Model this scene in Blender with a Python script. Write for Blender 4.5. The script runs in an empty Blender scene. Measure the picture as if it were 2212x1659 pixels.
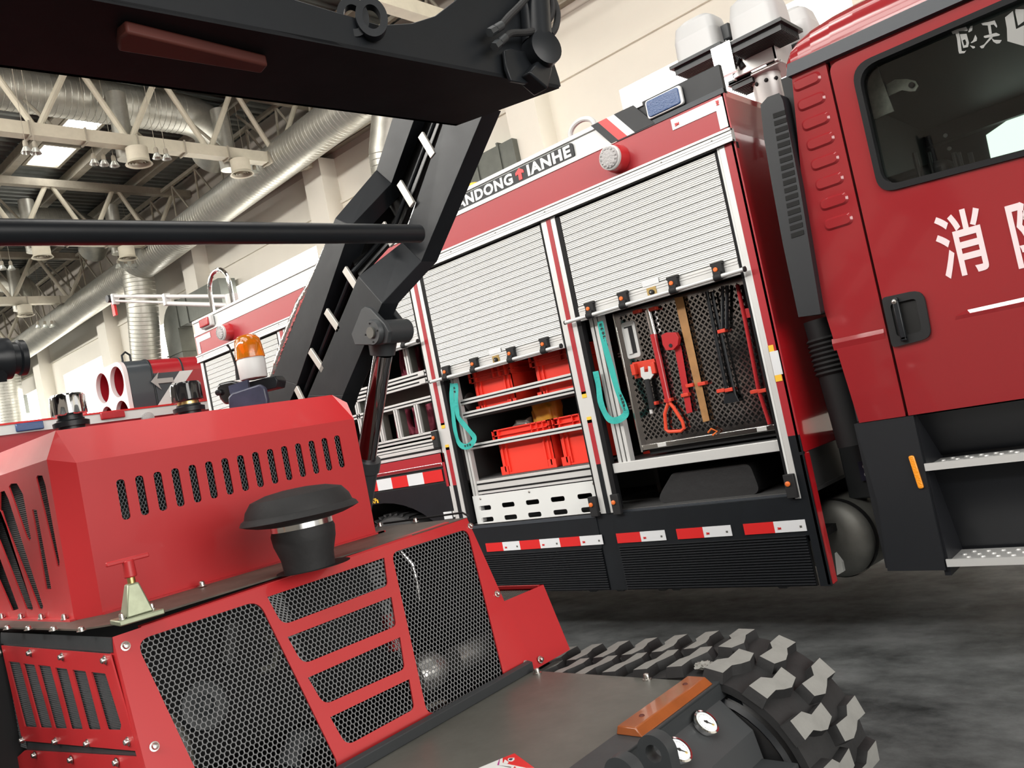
import bpy, bmesh, math, random
import numpy as np
from mathutils import Vector as V, Matrix
random.seed(4)
S = bpy.context.scene
COL = S.collection
rad = math.radians

# ---------------------------------------------------------------- camera
yaw, pit, rol = rad(-41.79488703), rad(2.82764513), rad(-11.46938156)
ca, sa, cb, sb, cc, sc_ = math.cos(yaw), math.sin(yaw), math.cos(pit), math.sin(pit), math.cos(rol), math.sin(rol)
FWD = V((sa*cb, ca*cb, sb)); R0 = V((ca, -sa, 0)); U0 = R0.cross(FWD)
RT = R0*cc + U0*sc_; UP = U0*cc - R0*sc_
EYE = V((0, 0, 1.55)); FPX = 1800.0
cam = bpy.data.cameras.new('camera'); camo = bpy.data.objects.new('camera', cam); COL.objects.link(camo)
cam.sensor_width = 36; cam.lens = FPX/2212*36; cam.clip_start = 0.02; cam.clip_end = 300
m = Matrix((RT, UP, -FWD)).transposed().to_4x4(); m.translation = EYE
camo.matrix_world = m; S.camera = camo

def ray(px, py): return RT*((px-1106)/FPX) + UP*(-(py-829.5)/FPX) + FWD
def onY(px, py, y): d = ray(px, py); return EYE + d*(y/d.y)
def onX(px, py, x): d = ray(px, py); return EYE + d*(x/d.x)
def onZ(px, py, z): d = ray(px, py); return EYE + d*((z-EYE.z)/d.z)
def onP(px, py, p, n): d = ray(px, py); p = V(p); n = V(n); return EYE + d*(n.dot(p-EYE)/n.dot(d))

# ---------------------------------------------------------------- light
S.view_settings.view_transform = 'Standard'; S.view_settings.look = 'None'
S.view_settings.gamma = 1; S.view_settings.use_curve_mapping = False
S.view_settings.exposure = 0.17
try:
    S.cycles.max_bounces = 6; S.cycles.diffuse_bounces = 3; S.cycles.glossy_bounces = 3
    S.cycles.transmission_bounces = 4; S.cycles.caustics_reflective = False; S.cycles.caustics_refractive = False
    S.cycles.sample_clamp_indirect = 4; S.cycles.use_denoising = True
except Exception: pass
W = bpy.data.worlds.new('daylight'); S.world = W; W.use_nodes = True
W.node_tree.nodes['Background'].inputs[0].default_value = (1.0, 0.97, 0.93, 1)
W.node_tree.nodes['Background'].inputs[1].default_value = 0.8
def area(name, loc, tgt, sx, sy, power, col=(1, .97, .92)):
    l = bpy.data.lights.new(name, 'AREA'); l.shape = 'RECTANGLE'; l.size = sx; l.size_y = sy; l.energy = power; l.color = col
    o = bpy.data.objects.new(name, l); COL.objects.link(o); o.location = loc
    o.rotation_euler = (V(tgt)-V(loc)).to_track_quat('-Z', 'Y').to_euler()
# added area lamps, sources unseen: one across the open right end, the rest overhead
area('open_end_fill', (13.6, -1.0, 4.2), (-2, 1.5, 1.5), 13, 7.5, 1650)  # added lamp that brightens the faces turned to the right end
area('overhead_fill', (-1.0, -3.0, 9.6), (-1.0, -3.0, 0), 9, 4, 650)  # added overhead lamps, no roof opening modelled for them
area('overhead_fill', (-1.0, 4.6, 9.6), (-1.0, 4.6, 0), 9, 2.6, 220)
area('overhead_fill', (-18, -4.0, 9.6), (-18, -4.0, 0), 18, 4, 1300)
area('overhead_fill', (-38, -4.0, 9.6), (-38, -4.0, 0), 18, 4, 2200)
area('far_wall_fill', (-36, -8.6, 9.4), (-36, 11, 7.5), 22, 1.6, 6500)  # added lamps tilted at the far wall to brighten it
area('far_wall_fill', (-12, -8.6, 9.4), (-13, 11, 8.0), 24, 1.6, 4200)

# ---------------------------------------------------------------- materials
MC = {}
def mat(name, col, rough=.5, metal=0., coat=0., bump=0., bscale=60., var=0., vscale=3., trans=0., emit=0., ecol=None, alpha=1., ior=1.45, spec=.5, dirt=None):
    if name in MC: return MC[name]
    M = bpy.data.materials.new(name); M.use_nodes = True; nt = M.node_tree; b = nt.nodes['Principled BSDF']
    c = (*col, 1)
    b.inputs['Base Color'].default_value = c; b.inputs['Roughness'].default_value = rough; b.inputs['Metallic'].default_value = metal
    b.inputs['Coat Weight'].default_value = coat; b.inputs['Coat Roughness'].default_value = .06
    b.inputs['Transmission Weight'].default_value = trans; b.inputs['IOR'].default_value = ior; b.inputs['Alpha'].default_value = alpha
    b.inputs['Specular IOR Level'].default_value = spec
    if emit: b.inputs['Emission Color'].default_value = (*(ecol or col), 1); b.inputs['Emission Strength'].default_value = emit
    tc = nt.nodes.new('ShaderNodeTexCoord')
    if var or dirt:
        n = nt.nodes.new('ShaderNodeTexNoise'); n.inputs['Scale'].default_value = vscale; n.inputs['Detail'].default_value = 6; n.inputs['Roughness'].default_value = .65
        nt.links.new(tc.outputs['Object'], n.inputs['Vector'])
        r = nt.nodes.new('ShaderNodeValToRGB'); r.color_ramp.elements[0].position = .35; r.color_ramp.elements[1].position = .68
        k = dirt if dirt else tuple(x*(1-var) for x in col)
        r.color_ramp.elements[0].color = (*k, 1); r.color_ramp.elements[1].color = c
        nt.links.new(n.outputs['Fac'], r.inputs['Fac']); nt.links.new(r.outputs['Color'], b.inputs['Base Color'])
        mr = nt.nodes.new('ShaderNodeMapRange'); mr.inputs['To Min'].default_value = min(1, rough+.12); mr.inputs['To Max'].default_value = max(.03, rough-.03)
        nt.links.new(n.outputs['Fac'], mr.inputs['Value']); nt.links.new(mr.outputs['Result'], b.inputs['Roughness'])
    if bump:
        n2 = nt.nodes.new('ShaderNodeTexNoise'); n2.inputs['Scale'].default_value = bscale; n2.inputs['Detail'].default_value = 4
        nt.links.new(tc.outputs['Object'], n2.inputs['Vector'])
        bp = nt.nodes.new('ShaderNodeBump'); bp.inputs['Strength'].default_value = bump; bp.inputs['Distance'].default_value = .01
        nt.links.new(n2.outputs['Fac'], bp.inputs['Height']); nt.links.new(bp.outputs['Normal'], b.inputs['Normal'])
    MC[name] = M; return M
RR = mat('robot red paint', (.50, .022, .026), .40, coat=.12, bump=.03, bscale=25, var=.06, vscale=2)
TR = mat('truck red film', (.36, .022, .030), .36, coat=.25)
CR = mat('cab red enamel', (.27, .020, .024), .14, coat=.8)
BK = mat('black satin steel', (.013, .015, .018), .30, bump=.12, bscale=9, var=.25, vscale=5, spec=.35)
BKD = mat('black matt', (.008, .008, .009), .7)
RUB = mat('black rubber', (.022, .022, .023), .62, bump=.15, bscale=40, var=.3, vscale=8)
SEAL = mat('seal rubber', (.005, .005, .006), .6, spec=.25)
CHAR = mat('charcoal panel', (.010, .0115, .0145), .45, var=.12)
CHARL = mat('charcoal trim', (.038, .044, .053), .45)
WH = mat('white paint', (.68, .69, .68), .35)
WHS = mat('white plastic', (.58, .58, .57), .4)
ALU = mat('anodised aluminium', (.64, .64, .63), .38, metal=.3, bump=.02, bscale=200)
SHU = mat('roller slat aluminium', (.60, .60, .585), .45, metal=.15)
STL = mat('polished steel', (.72, .71, .69), .16, metal=1.)
CHR = mat('chrome', (.80, .80, .80), .08, metal=1.)
GRY = mat('worn grey steel plate', (.105, .105, .092), .34, var=.2, vscale=7, bump=.04, bscale=18)
GRD = mat('dark grey steel', (.038, .042, .045), .42, var=.15, bump=.05, bscale=20)
MESH = mat('hexagonal mesh grey', (.19, .195, .20), .4, metal=.3)
BOLT = mat('zinc bolt', (.62, .60, .57), .28, metal=1.)
ORG = mat('orange latch plastic', (.75, .16, .03), .45)
AMB = mat('amber lens', (.95, .30, .01), .12, trans=.75, coat=.5, emit=.08, ecol=(1, .30, .01))
AMBR = mat('amber reflector bar', (.32, .085, .020), .3, coat=.5, var=.25, vscale=9)
LENSC = mat('clear lens', (.62, .60, .60), .15, trans=.3, bump=.8, bscale=90)
LENSR = mat('red lens', (.42, .012, .02), .12, coat=.7, bump=.4, bscale=120)
LENSB = mat('blue lens', (.035, .085, .22), .15, coat=.7, bump=.3, bscale=120)
TEAL = mat('teal webbing', (.03, .38, .34), .7, bump=.3, bscale=250)
CRT = mat('red crate plastic', (.85, .045, .025), .42, bump=.02)
INK = mat('black ink', (.02, .02, .02), .6)
WHR = mat('white reflective tape', (.68, .69, .71), .35)
RDR = mat('red reflective tape', (.62, .022, .022), .35)
YEL = mat('yellow tape', (.85, .50, .05), .4)
WOOD = mat('ash wood handle', (.40, .20, .07), .5, var=.3, vscale=12)
CREAM = mat('cream structural paint', (.68, .63, .50), .5, var=.12, vscale=4)
CREAM2 = mat('dusty beige steel', (.44, .40, .32), .6, var=.25, vscale=3)
GALV = mat('galvanised duct', (.58, .57, .51), .36, metal=.7, var=.22, vscale=4, bump=.05, bscale=6)
GALV2 = mat('dull duct sheet', (.17, .18, .16), .4, metal=.5, var=.2)
WALL = mat('cream wall plaster', (.90, .86, .76), .8, var=.05, vscale=.6)
WALLU = mat('beige upper wall', (.62, .56, .49), .8, var=.12, vscale=.8)
GLASSW = mat('daylit window', (1, 1, 1), .5, emit=5.0, ecol=(1, .98, .94))
SKYL = mat('daylit skylight', (1, 1, 1), .5, emit=6.0, ecol=(1, .99, .95))
GLS = mat('dark cab glass', (.80, .84, .82), .02, trans=1., ior=1.45)
INTR = mat('cab interior', (.012, .013, .014), .6)
CRG = mat('cargo bay lining', (.10, .10, .10), .5, metal=.3)
MAR = mat('maroon bag cloth', (.26, .04, .07), .8, bump=.3, bscale=80)
YB = mat('yellow bag', (.55, .25, .02), .45, bump=.4, bscale=20)
FOIL = mat('foil wrap', (.75, .72, .70), .18, metal=1., bump=.9, bscale=30)
GRN = mat('zinc chromate casting', (.34, .37, .26), .35, metal=.6, var=.15, vscale=30)
GOLD = mat('brass plate', (.65, .47, .20), .3, metal=1.)
NAVY = mat('blue grey guard', (.055, .06, .10), .25, var=.35, vscale=12)
TREAD = mat('worn tread top', (.26, .26, .245), .75, bump=.2, bscale=40, var=.15, vscale=12)
REDS = mat('dark red rubber', (.10, .022, .015), .6, var=.2)
LAMPG = mat('lamp glass', (.75, .78, .72), .15, trans=.5)
DIAL = mat('dial face', (.80, .84, .86), .4)
WHD = mat('tread plate white', (.70, .71, .68), .4)

# ---------------------------------------------------------------- geometry helpers
ORGN = {}
def tag(o, label=None, cat=None, group=None, kind=None):
    if label: o['label'] = label
    if cat: o['category'] = cat
    if group: o['group'] = group
    if kind: o['kind'] = kind
    return o
def thing(name, loc, label, cat, group=None):
    o = bpy.data.objects.new(name, None); COL.objects.link(o); o.location = loc; o.empty_display_size = .1
    ORGN[o] = V(loc); return tag(o, label, cat, group)
def link(me, name, material, parent, center, bev=0, smooth=True, ang=35):
    if smooth:
        me.shade_smooth()
        try: me.set_sharp_from_angle(angle=rad(ang))
        except Exception: pass
    me.materials.clear(); me.materials.append(material)
    o = bpy.data.objects.new(name, me); COL.objects.link(o)
    if parent is not None:
        o.parent = parent; o.location = center - ORGN[parent]
    else: o.location = center
    ORGN[o] = V(center)
    if bev:
        b = o.modifiers.new('bevel', 'BEVEL'); b.width = bev; b.segments = 2; b.limit_method = 'ANGLE'; b.angle_limit = rad(40)
    return o
class G:
    def __init__(s): s.v = []; s.f = []
    def add(s, vs, fs):
        n = len(s.v); s.v += [tuple(p) for p in vs]; s.f += [tuple(i+n for i in f) for f in fs]; return s
    def ob(s, o, a, b, c):
        o, a, b, c = V(o), V(a), V(b), V(c)
        return s.add([o, o+a, o+a+b, o+b, o+c, o+a+c, o+a+b+c, o+b+c], [(0, 3, 2, 1), (4, 5, 6, 7), (0, 1, 5, 4), (1, 2, 6, 5), (2, 3, 7, 6), (3, 0, 4, 7)])
    def box(s, x0, x1, y0, y1, z0, z1): return s.ob((x0, y0, z0), (x1-x0, 0, 0), (0, y1-y0, 0), (0, 0, z1-z0))
    def prism(s, pts, vec):
        n = len(pts); vec = V(vec); pts = [V(p) for p in pts]
        return s.add(pts+[p+vec for p in pts], [tuple(range(n))[::-1], tuple(range(n, 2*n))]+[(i, (i+1) % n, (i+1) % n+n, i+n) for i in range(n)])
    def loft(s, A, B):
        n = len(A); return s.add(list(A)+list(B), [tuple(range(n))[::-1], tuple(range(n, 2*n))]+[(i, (i+1) % n, (i+1) % n+n, i+n) for i in range(n)])
    def lathe(s, prof, o, ax=(0, 0, 1), n=28, cap=True, a0=0, fn=None):
        ax = V(ax).normalized(); o = V(o); t = V((1, 0, 0)) if abs(ax.x) < .8 else V((0, 1, 0))
        e1 = ax.cross(t).normalized(); e2 = ax.cross(e1); vs = []; fs = []
        for k, (r, h) in enumerate(prof):
            for i in range(n):
                a = a0+2*math.pi*i/n; rr = r*(fn(i, k) if fn else 1); vs.append(o+ax*h+e1*rr*math.cos(a)+e2*rr*math.sin(a))
        for k in range(len(prof)-1):
            for i in range(n): j = (i+1) % n; fs.append((k*n+i, k*n+j, k*n+n+j, k*n+n+i))
        if cap: fs.append(tuple(range(n))[::-1]); fs.append(tuple(range((len(prof)-1)*n, len(prof)*n)))
        return s.add(vs, fs)
    def cyl(s, p0, p1, r0, r1=None, n=20, cap=True):
        p0, p1 = V(p0), V(p1); return s.lathe([(r0, 0), (r0 if r1 is None else r1, (p1-p0).length)], p0, p1-p0, n, cap)
    def tube(s, pts, r, n=10, cap=True):
        pts = [V(p) for p in pts]; vs = []; fs = []; up = None
        for k, p in enumerate(pts):
            d = (pts[min(k+1, len(pts)-1)]-pts[max(k-1, 0)]).normalized()
            if up is None: up = d.cross(V((.31, .52, .79))).normalized()
            up = (up-d*up.dot(d)).normalized(); w = d.cross(up)
            rr = r[k] if isinstance(r, (list, tuple)) else r
            for i in range(n): a = 2*math.pi*i/n; vs.append(p+up*rr*math.cos(a)+w*rr*math.sin(a))
        for k in range(len(pts)-1):
            for i in range(n): j = (i+1) % n; fs.append((k*n+i, k*n+j, k*n+n+j, k*n+n+i))
        if cap: fs.append(tuple(range(n))[::-1]); fs.append(tuple(range((len(pts)-1)*n, len(pts)*n)))
        return s.add(vs, fs)
    def strip(s, A, B, vec=None):      # ribbon between two point rows, optional thickness
        n = len(A)
        if vec is None: return s.add(list(A)+list(B), [(i, i+1, n+i+1, n+i) for i in range(n-1)])
        vec = V(vec)
        for i in range(n-1): s.loft([V(A[i]), V(A[i+1]), V(B[i+1]), V(B[i])], [V(A[i])+vec, V(A[i+1])+vec, V(B[i+1])+vec, V(B[i])+vec])
        return s
    def out(s, name, material, parent=None, bev=0, smooth=True, ang=35):
        a = np.array(s.v, float); c = V((a.min(0)+a.max(0))/2)
        me = bpy.data.meshes.new(name); me.from_pydata([tuple(V(p)-c) for p in s.v], [], s.f); me.update()
        bm = bmesh.new(); bm.from_mesh(me); bmesh.ops.recalc_face_normals(bm, faces=bm.faces); bm.to_mesh(me); bm.free()
        return link(me, name, material, parent, c, bev, smooth, ang)
def curve_mesh(cu):
    o = bpy.data.objects.new('tmp', cu); COL.objects.link(o)
    dg = bpy.context.evaluated_depsgraph_get(); me = bpy.data.meshes.new_from_object(o.evaluated_get(dg))
    bpy.data.objects.remove(o); return me
def place(me, o, u, v, name, material, parent, bev=0):
    u = V(u).normalized(); v = V(v); v = (v-u*v.dot(u)).normalized(); w = u.cross(v); o = V(o)
    M = Matrix((u, v, w)).transposed().to_4x4(); M.translation = o; me.transform(M)
    a = np.array([x.co[:] for x in me.vertices]); c = V((a.min(0)+a.max(0))/2); me.transform(Matrix.Translation(-c))
    me.name = name
    return link(me, name, material, parent, c, bev, True, 30)
def rnd(pts, r, seg=5):                 # 2-D polygon with rounded corners; r a number or one per corner
    out = []; n = len(pts)
    for i in range(n):
        p = V(pts[i][:2]); a = V(pts[i-1][:2]); b = V(pts[(i+1) % n][:2]); rr = r[i] if isinstance(r, (list, tuple)) else r
        if rr <= 0: out.append(tuple(p)); continue
        da = (a-p); db = (b-p); th = da.angle(db); t = min(rr/math.tan(th/2), .48*da.length, .48*db.length)
        p0 = p+da.normalized()*t; p1 = p+db.normalized()*t
        for k in range(seg+1):
            s = k/seg; out.append(tuple(p0*(1-s)**2+p*2*s*(1-s)+p1*s*s))
    return out
def plate(outer, holes, o, u, v, th, name, material, parent, bev=0):
    """flat sheet: outline and holes in (u,v) metres; thickness th centred on the plane"""
    cu = bpy.data.curves.new('c', 'CURVE'); cu.dimensions = '2D'; cu.fill_mode = 'BOTH'; cu.extrude = th/2
    for L in [outer]+list(holes):
        sp = cu.splines.new('POLY'); sp.points.add(len(L)-1)
        for i, p in enumerate(L): sp.points[i].co = (p[0], p[1], 0, 1)
        sp.use_cyclic_u = True
    me = curve_mesh(cu); bpy.data.curves.remove(cu)
    return place(me, o, u, v, name, material, parent, bev)
FONT = None
def text(s, size, o, u, v, material, parent, name='lettering', bold=0., ext=.0008, align='LEFT', sx=1., shear=0., space=1., fit=None):
    cu = bpy.data.curves.new('t', 'FONT'); cu.body = s; cu.size = size; cu.offset = bold; cu.extrude = ext; cu.align_x = align; cu.shear = shear; cu.space_character = space
    cu.resolution_u = 3
    me = curve_mesh(cu); bpy.data.curves.remove(cu)
    if len(me.vertices) == 0: return None
    if fit:
        xs = [q.co.x for q in me.vertices]; k = (fit[1]-fit[0])/(max(xs)-min(xs)); me.transform(Matrix.Translation((fit[0], 0, 0)) @ Matrix.Diagonal((k, 1, 1, 1)) @ Matrix.Translation((-min(xs), 0, 0)))
    if sx != 1: me.transform(Matrix.Diagonal((sx, 1, 1, 1)))
    return place(me, o, u, v, name, material, parent)
def uv(p, o, u, v): d = V(p)-V(o); return (d.dot(V(u)), d.dot(V(v)))
def cp(o, parent=None, link_to=COL):
    c = o.copy(); link_to.objects.link(c)
    if parent is not None: c.parent = parent
    for ch in list(o.children): cp(ch, c)
    return c
def bolts(pts, n, parent, r=.008, h=.006, name='bolt', material=None, washer=True):
    first = None
    for p in pts:
        p = V(p)
        if first is None:
            g = G()
            if washer: g.lathe([(r*1.45, 0), (r*1.45, h*.25), (r, h*.3)], p, n, 14)
            g.lathe([(r, h*.25), (r, h*.9), (r*.8, h*1.25), (r*.3, h*1.4)], p, n, 12)
            first = g.out(name, material or BOLT, parent); f0 = p; base = first.location.copy()
        else:
            c = first.copy(); COL.objects.link(c); c.location = base+(p-f0)
def st(o, kind='structure'): o['kind'] = kind; return o

# ================================================================ the hall
WY = 11.4
st(G().box(-75, 14, -12, WY+.3, -.2, 0).out('floor', None or mat('floor', (.07, .072, .07), .3), smooth=False))
fl = bpy.data.objects['floor']
F = bpy.data.materials.new('worn dark concrete'); F.use_nodes = True; nt = F.node_tree; b = nt.nodes['Principled BSDF']
tc = nt.nodes.new('ShaderNodeTexCoord'); n1 = nt.nodes.new('ShaderNodeTexNoise'); n1.inputs['Scale'].default_value = 1.6; n1.inputs['Detail'].default_value = 10; n1.inputs['Roughness'].default_value = .7
mp = nt.nodes.new('ShaderNodeMapping'); mp.inputs['Scale'].default_value = (1.0, 1.5, 1); nt.links.new(tc.outputs['Object'], mp.inputs['Vector']); nt.links.new(mp.outputs['Vector'], n1.inputs['Vector'])
r = nt.nodes.new('ShaderNodeValToRGB'); r.color_ramp.elements[0].position = .33; r.color_ramp.elements[1].position = .72
r.color_ramp.elements[0].color = (.014, .016, .017, 1); r.color_ramp.elements[1].color = (.16, .168, .17, 1)
nt.links.new(n1.outputs['Fac'], r.inputs['Fac']); nt.links.new(r.outputs['Color'], b.inputs['Base Color'])
n2 = nt.nodes.new('ShaderNodeTexNoise'); n2.inputs['Scale'].default_value = 9; n2.inputs['Detail'].default_value = 8; nt.links.new(tc.outputs['Object'], n2.inputs['Vector'])
mr = nt.nodes.new('ShaderNodeMapRange'); mr.inputs['To Min'].default_value = .42; mr.inputs['To Max'].default_value = .75; b.inputs['Specular IOR Level'].default_value = .28; nt.links.new(n2.outputs['Fac'], mr.inputs['Value']); nt.links.new(mr.outputs['Result'], b.inputs['Roughness'])
bp = nt.nodes.new('ShaderNodeBump'); bp.inputs['Strength'].default_value = .15; nt.links.new(n2.outputs['Fac'], bp.inputs['Height']); nt.links.new(bp.outputs['Normal'], b.inputs['Normal'])
fl.data.materials[0] = F
COLX = [-14.3+5.9*2-5.9*i for i in range(11)]      # pilaster positions along the far wall
# far wall with window openings
holes = []; wins = []
for i, x in enumerate(COLX[:-1]):
    x1 = x-.7; x0 = x-5.9+1.2
    if i == 0: x1 = x-.6; x0 = -6.72
    wins.append((x0, x1, 4.2, 6.42)); holes.append([(x0, 4.2), (x1, 4.2), (x1, 6.42), (x0, 6.42)])
st(plate([(-75, 0), (14, 0), (14, 8.0), (-75, 8.0)], holes, (0, WY+.12, 0), (1, 0, 0), (0, 0, 1), .24, 'wall_far', WALL, None))
st(G().box(-75, 14, WY+.02, WY+.3, 8.0, 9.8).out('wall_far_upper', WALLU, smooth=False))
st(G().box(-75.3, -75, -12, WY+.3, 0, 9.8).out('wall_left', WALLU, smooth=False))
st(G().box(-75, 14, -12.3, -12, 0, 9.8).out('wall_near', mat('dull near wall', (.30, .27, .24), .85), smooth=False))
for k, (a, c, d, e) in enumerate(wins):
    st(G().box(a-.05, c+.05, WY+.245, WY+.26, d-.05, e+.05).out('window_%d' % (k+1), GLASSW, smooth=False))
# ledges and beams that run along the far wall
st(G().box(-75, 14, WY-.12, WY+.04, 8.15, 8.45).out('trim_1', CREAM2, smooth=False))
st(G().box(-75, 14, WY-.05, WY+.02, 7.0, 7.06).out('trim_2', WALL, smooth=False))
for k, x in enumerate(COLX):
    st(G().box(x-.32, x+.32, WY-.42, WY+.02, 0, 8.0).out('trim_%d' % (k+3), WALL, smooth=False))
# corrugated roof deck, ribs across the hall
gx = G(); xs = []
x = -75.0
while x < 14:
    xs += [(x, 9.80), (x+.10, 9.80), (x+.13, 9.86), (x+.23, 9.86)]; x += .26
xs = [(a, z) for a, z in xs]
A = [V((a, -12, z)) for a, z in xs]; B = [V((a, WY+.3, z)) for a, z in xs]
DECK = mat('corrugated roof deck', (.20, .215, .205), .38, metal=.35, var=.2)
skys = []
for x0 in (-16.97, -18.8, -28.6, -30.4, -40.5, -42.3, -5.2, -7.0):
    for y0 in ((7.4,) if x0 > -20 and x0 < -10 else (7.4,)): skys.append((x0-1.22, x0, y0, y0+.68))
for x0 in (-3, -13, -23, -33):
    for y0 in (-7, -2.0, 2.6): skys.append((x0-1.3, x0, y0, y0+1.4))
gx.strip(A, B); st(gx.out('ceiling', DECK, smooth=False))
for k, (a, c, d, e) in enumerate(skys):
    st(G().box(a, c, d, e, 9.74, 9.79).out('window_%d' % (k+21), SKYL, smooth=False))
    fr = G()
    for q in ((a-.07, c+.07, d-.07, d), (a-.07, c+.07, e, e+.07), (a-.07, a, d, e), (c, c+.07, d, e)): fr.box(*q, 9.68, 9.79)
    st(fr.out('trim_%d' % (k+21), CREAM2, smooth=False))
# roof purlins along the hall
pu = None
for k, y in enumerate((-5.2, -2.6, 0, 2.6, 4.2, 5.75, 7.05, 8.5, 10.1)):
    o = G().box(-75, 14, y-.09, y+.09, 9.5, 9.74).out('roof_purlin', CREAM2, smooth=False)
    tag(o, 'long beige purlin under the corrugated deck, '+('ninth', 'eighth', 'seventh', 'sixth', 'fifth', 'fourth', 'third', 'second', 'first')[k]+' out from the far wall', 'beam', 'roof purlins')
# trusses across the hall
def truss(x, z0=7.95, z1=9.33, fancy=True):
    t = thing('roof_truss', (x, WY, z0), '', 'truss', 'roof trusses')
    G().box(x-.11, x+.11, -12, WY-.1, z0-.1, z0+.12).out('bottom_chord', CREAM, t, smooth=False)
    G().box(x-.09, x+.09, -12, WY, z1-.09, z1+.09).out('top_chord', CREAM2, t, smooth=False)
    y = WY-1.15; i = 0
    while y > -9:
        G().cyl((x, y, z0+.1), (x, y+.66, z1-.05), .055, n=10).out('brace', CREAM, t)
        G().cyl((x, y-.09, z0+.1), (x, y-.75, z1-.05), .055, n=10).out('brace', CREAM, t)
        y -= 1.55
    y = WY-.9; sp = []
    while y > -1 and fancy:
        G().cyl((x, y, z0+.1), (x-1.2, y-.3, z1+.1), .032, n=8).out('stay_rod', CREAM2, t); y -= 1.55
    y = WY-.6
    while y > 1 and fancy: G().box(x-.13, x+.13, y-.015, y+.015, z0-.13, z0+.14).out('cable_clip', CREAM2, t, smooth=False); y -= .9
    return t
TL = {0: 'beige lattice roof truss over the photographer, nearest of the row', 1: 'beige lattice roof truss just above the black cross beam',
      2: 'beige lattice roof truss nearest in view, its chord carrying two round air outlets', 3: 'second beige roof truss, its lower chord just below the black cross pipe',
      4: 'third beige roof truss, ending over the second wall pilaster from the left'}
for i in range(1, 9):
    t = truss(COLX[i], fancy=i in (2, 3, 4)); t['label'] = TL.get(i, 'small distant beige roof truss at far left of the ceiling')
# longitudinal lattice girder beside the far wall
t = thing('lattice_girder', (-20, 10.9, 8.0), 'thin beige lattice girder running along the top of the far wall', 'girder')
G().box(-60, 8, 10.86, 10.94, 7.98, 8.06).out('bottom_chord', CREAM2, t, smooth=False)
G().box(-60, 8, 10.56, 10.64, 9.28, 9.36).out('top_chord', CREAM2, t, smooth=False)
g = G(); x = -58
while x < 8: g.cyl((x, 10.6, 9.3), (x+.62, 10.9, 8.04), .03, n=6); g.cyl((x+1.24, 10.6, 9.3), (x+.62, 10.9, 8.04), .03, n=6); x += 1.24
g.out('lattice_braces', CREAM2, t)
# spiral ducts
def duct(pts, r, lab, grp='spiral air ducts', rib=.11, name='air_duct', into=None):
    t = into or thing(name, pts[0], lab, 'duct', grp)
    G().tube(pts, r, 28).out('pipe', GALV, t)
    g = G()
    for a, b_ in zip(pts[:-1], pts[1:]):
        a, b_ = V(a), V(b_); L = (b_-a).length; d = (b_-a).normalized(); k = rib/2
        if L < 1: continue
        while k < L: g.lathe([(r*.99, 0), (r+.006, .010), (r*.99, .020)], a+d*k, d, 28, cap=False); k += rib
    g.out('spiral_seams', GALV, t)
    g = G(); a, b_ = V(pts[0]), V(pts[-1])
    return t
def bend(p, d0, d1, R, n=7):   # points of a quarter bend starting at p
    p, d0, d1 = V(p), V(d0), V(d1); return [p+d0*R*math.sin(k/n*math.pi/2)+d1*R*(1-math.cos(k/n*math.pi/2)) for k in range(n+1)]
zD = 8.55
mains = {-15.2: 'large spiral duct crossing the hall just under the black cross beam', -22.0: 'second spiral duct crossing the hall, above the black cross pipe',
         -27.6: 'third spiral duct crossing the hall, below the black cross pipe', -33.5: 'farthest spiral duct crossing the hall at the left edge'}
dr = {-15.2: .40, -22.0: .36, -27.6: .36, -33.5: .36}
for x, lab in mains.items():
    zz = 9.12 if x > -16 else 9.0
    duct([(x, -9, zz), (x, 8.7, zz)]+bend((x, 8.7, zz), (0, 1, 0), (-1, 0, -.3), 1.2), dr[x], lab)
dmain = duct([(-10.2, 10.35, 8.3), (-10.6, 10.35, 8.2), (-12.2, 10.35, 8.12), (-20.9, 10.35, 7.75), (-32, 10.35, 7.5), (-44, 10.35, 7.4)], .40, 'long spiral duct running down the hall beside the far wall')
duct([(-21.7, 10.35, 7.7), (-21.8, 10.35, 6.6), (-22.2, 10.4, 5.3)], .40, 'thick spiral duct dropping down the far wall behind the white roof crane', 'duct drops on the far wall', into=dmain)
duct([(-10.9, 10.35, 7.62), (-11.2, 10.35, 7.0), (-11.4, 10.4, 5.6)], .30, 'spiral duct drop on the far wall right behind the zigzag lifting arm', 'duct drops on the far wall', into=dmain)
duct([(-33.2, 10.35, 7.5), (-33.4, 10.35, 6.3), (-33.6, 10.4, 4.2)], .5, 'spiral duct drop at the left edge, beyond the dark round pin boss', 'duct drops on the far wall', into=dmain)
# rectangular wall ducts with elbow
def wduct(x, z, lab, dx=1.0, L=2.6):
    t = thing('wall_duct', (x, WY-.5, z), lab, 'duct', 'rectangular wall ducts')
    g = G(); prof = []
    prof = [(x+L*dx, z+.35), (x+.1, z+.35)]+[(x-.65*math.sin(a), z-.35+.7*math.cos(a)) for a in np.linspace(0, math.pi/2, 7)]+[(x-.65, z-1.3), (x+.15, z-1.3), (x+.15, z-.35), (x+L*dx, z-.35)]
    g.prism([(a, WY-.55, b_) for a, b_ in prof], (0, .45, 0)); g.out('duct_body', GALV2, t, smooth=False)
    for q in (.25, .8): G().box(x+q, x+q+.04, WY-.58, WY-.1, z-.39, z+.39).out('flange', GALV2, t, smooth=False)
    G().box(x-.69, x+.19, WY-.58, WY-.1, z-1.0, z-.96).out('flange', GALV2, t, smooth=False)
wduct(-21.2, 6.25, 'grey rectangular duct elbow on far wall above the red turbine housing')
wduct(-35.7, 6.0, 'small grey rectangular duct elbow on the far wall, above the chrome-capped filler', L=1.4)
wduct(-9.75, 5.95, 'grey rectangular duct on the far wall above the lettering on the fire truck', L=1.15)
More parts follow.
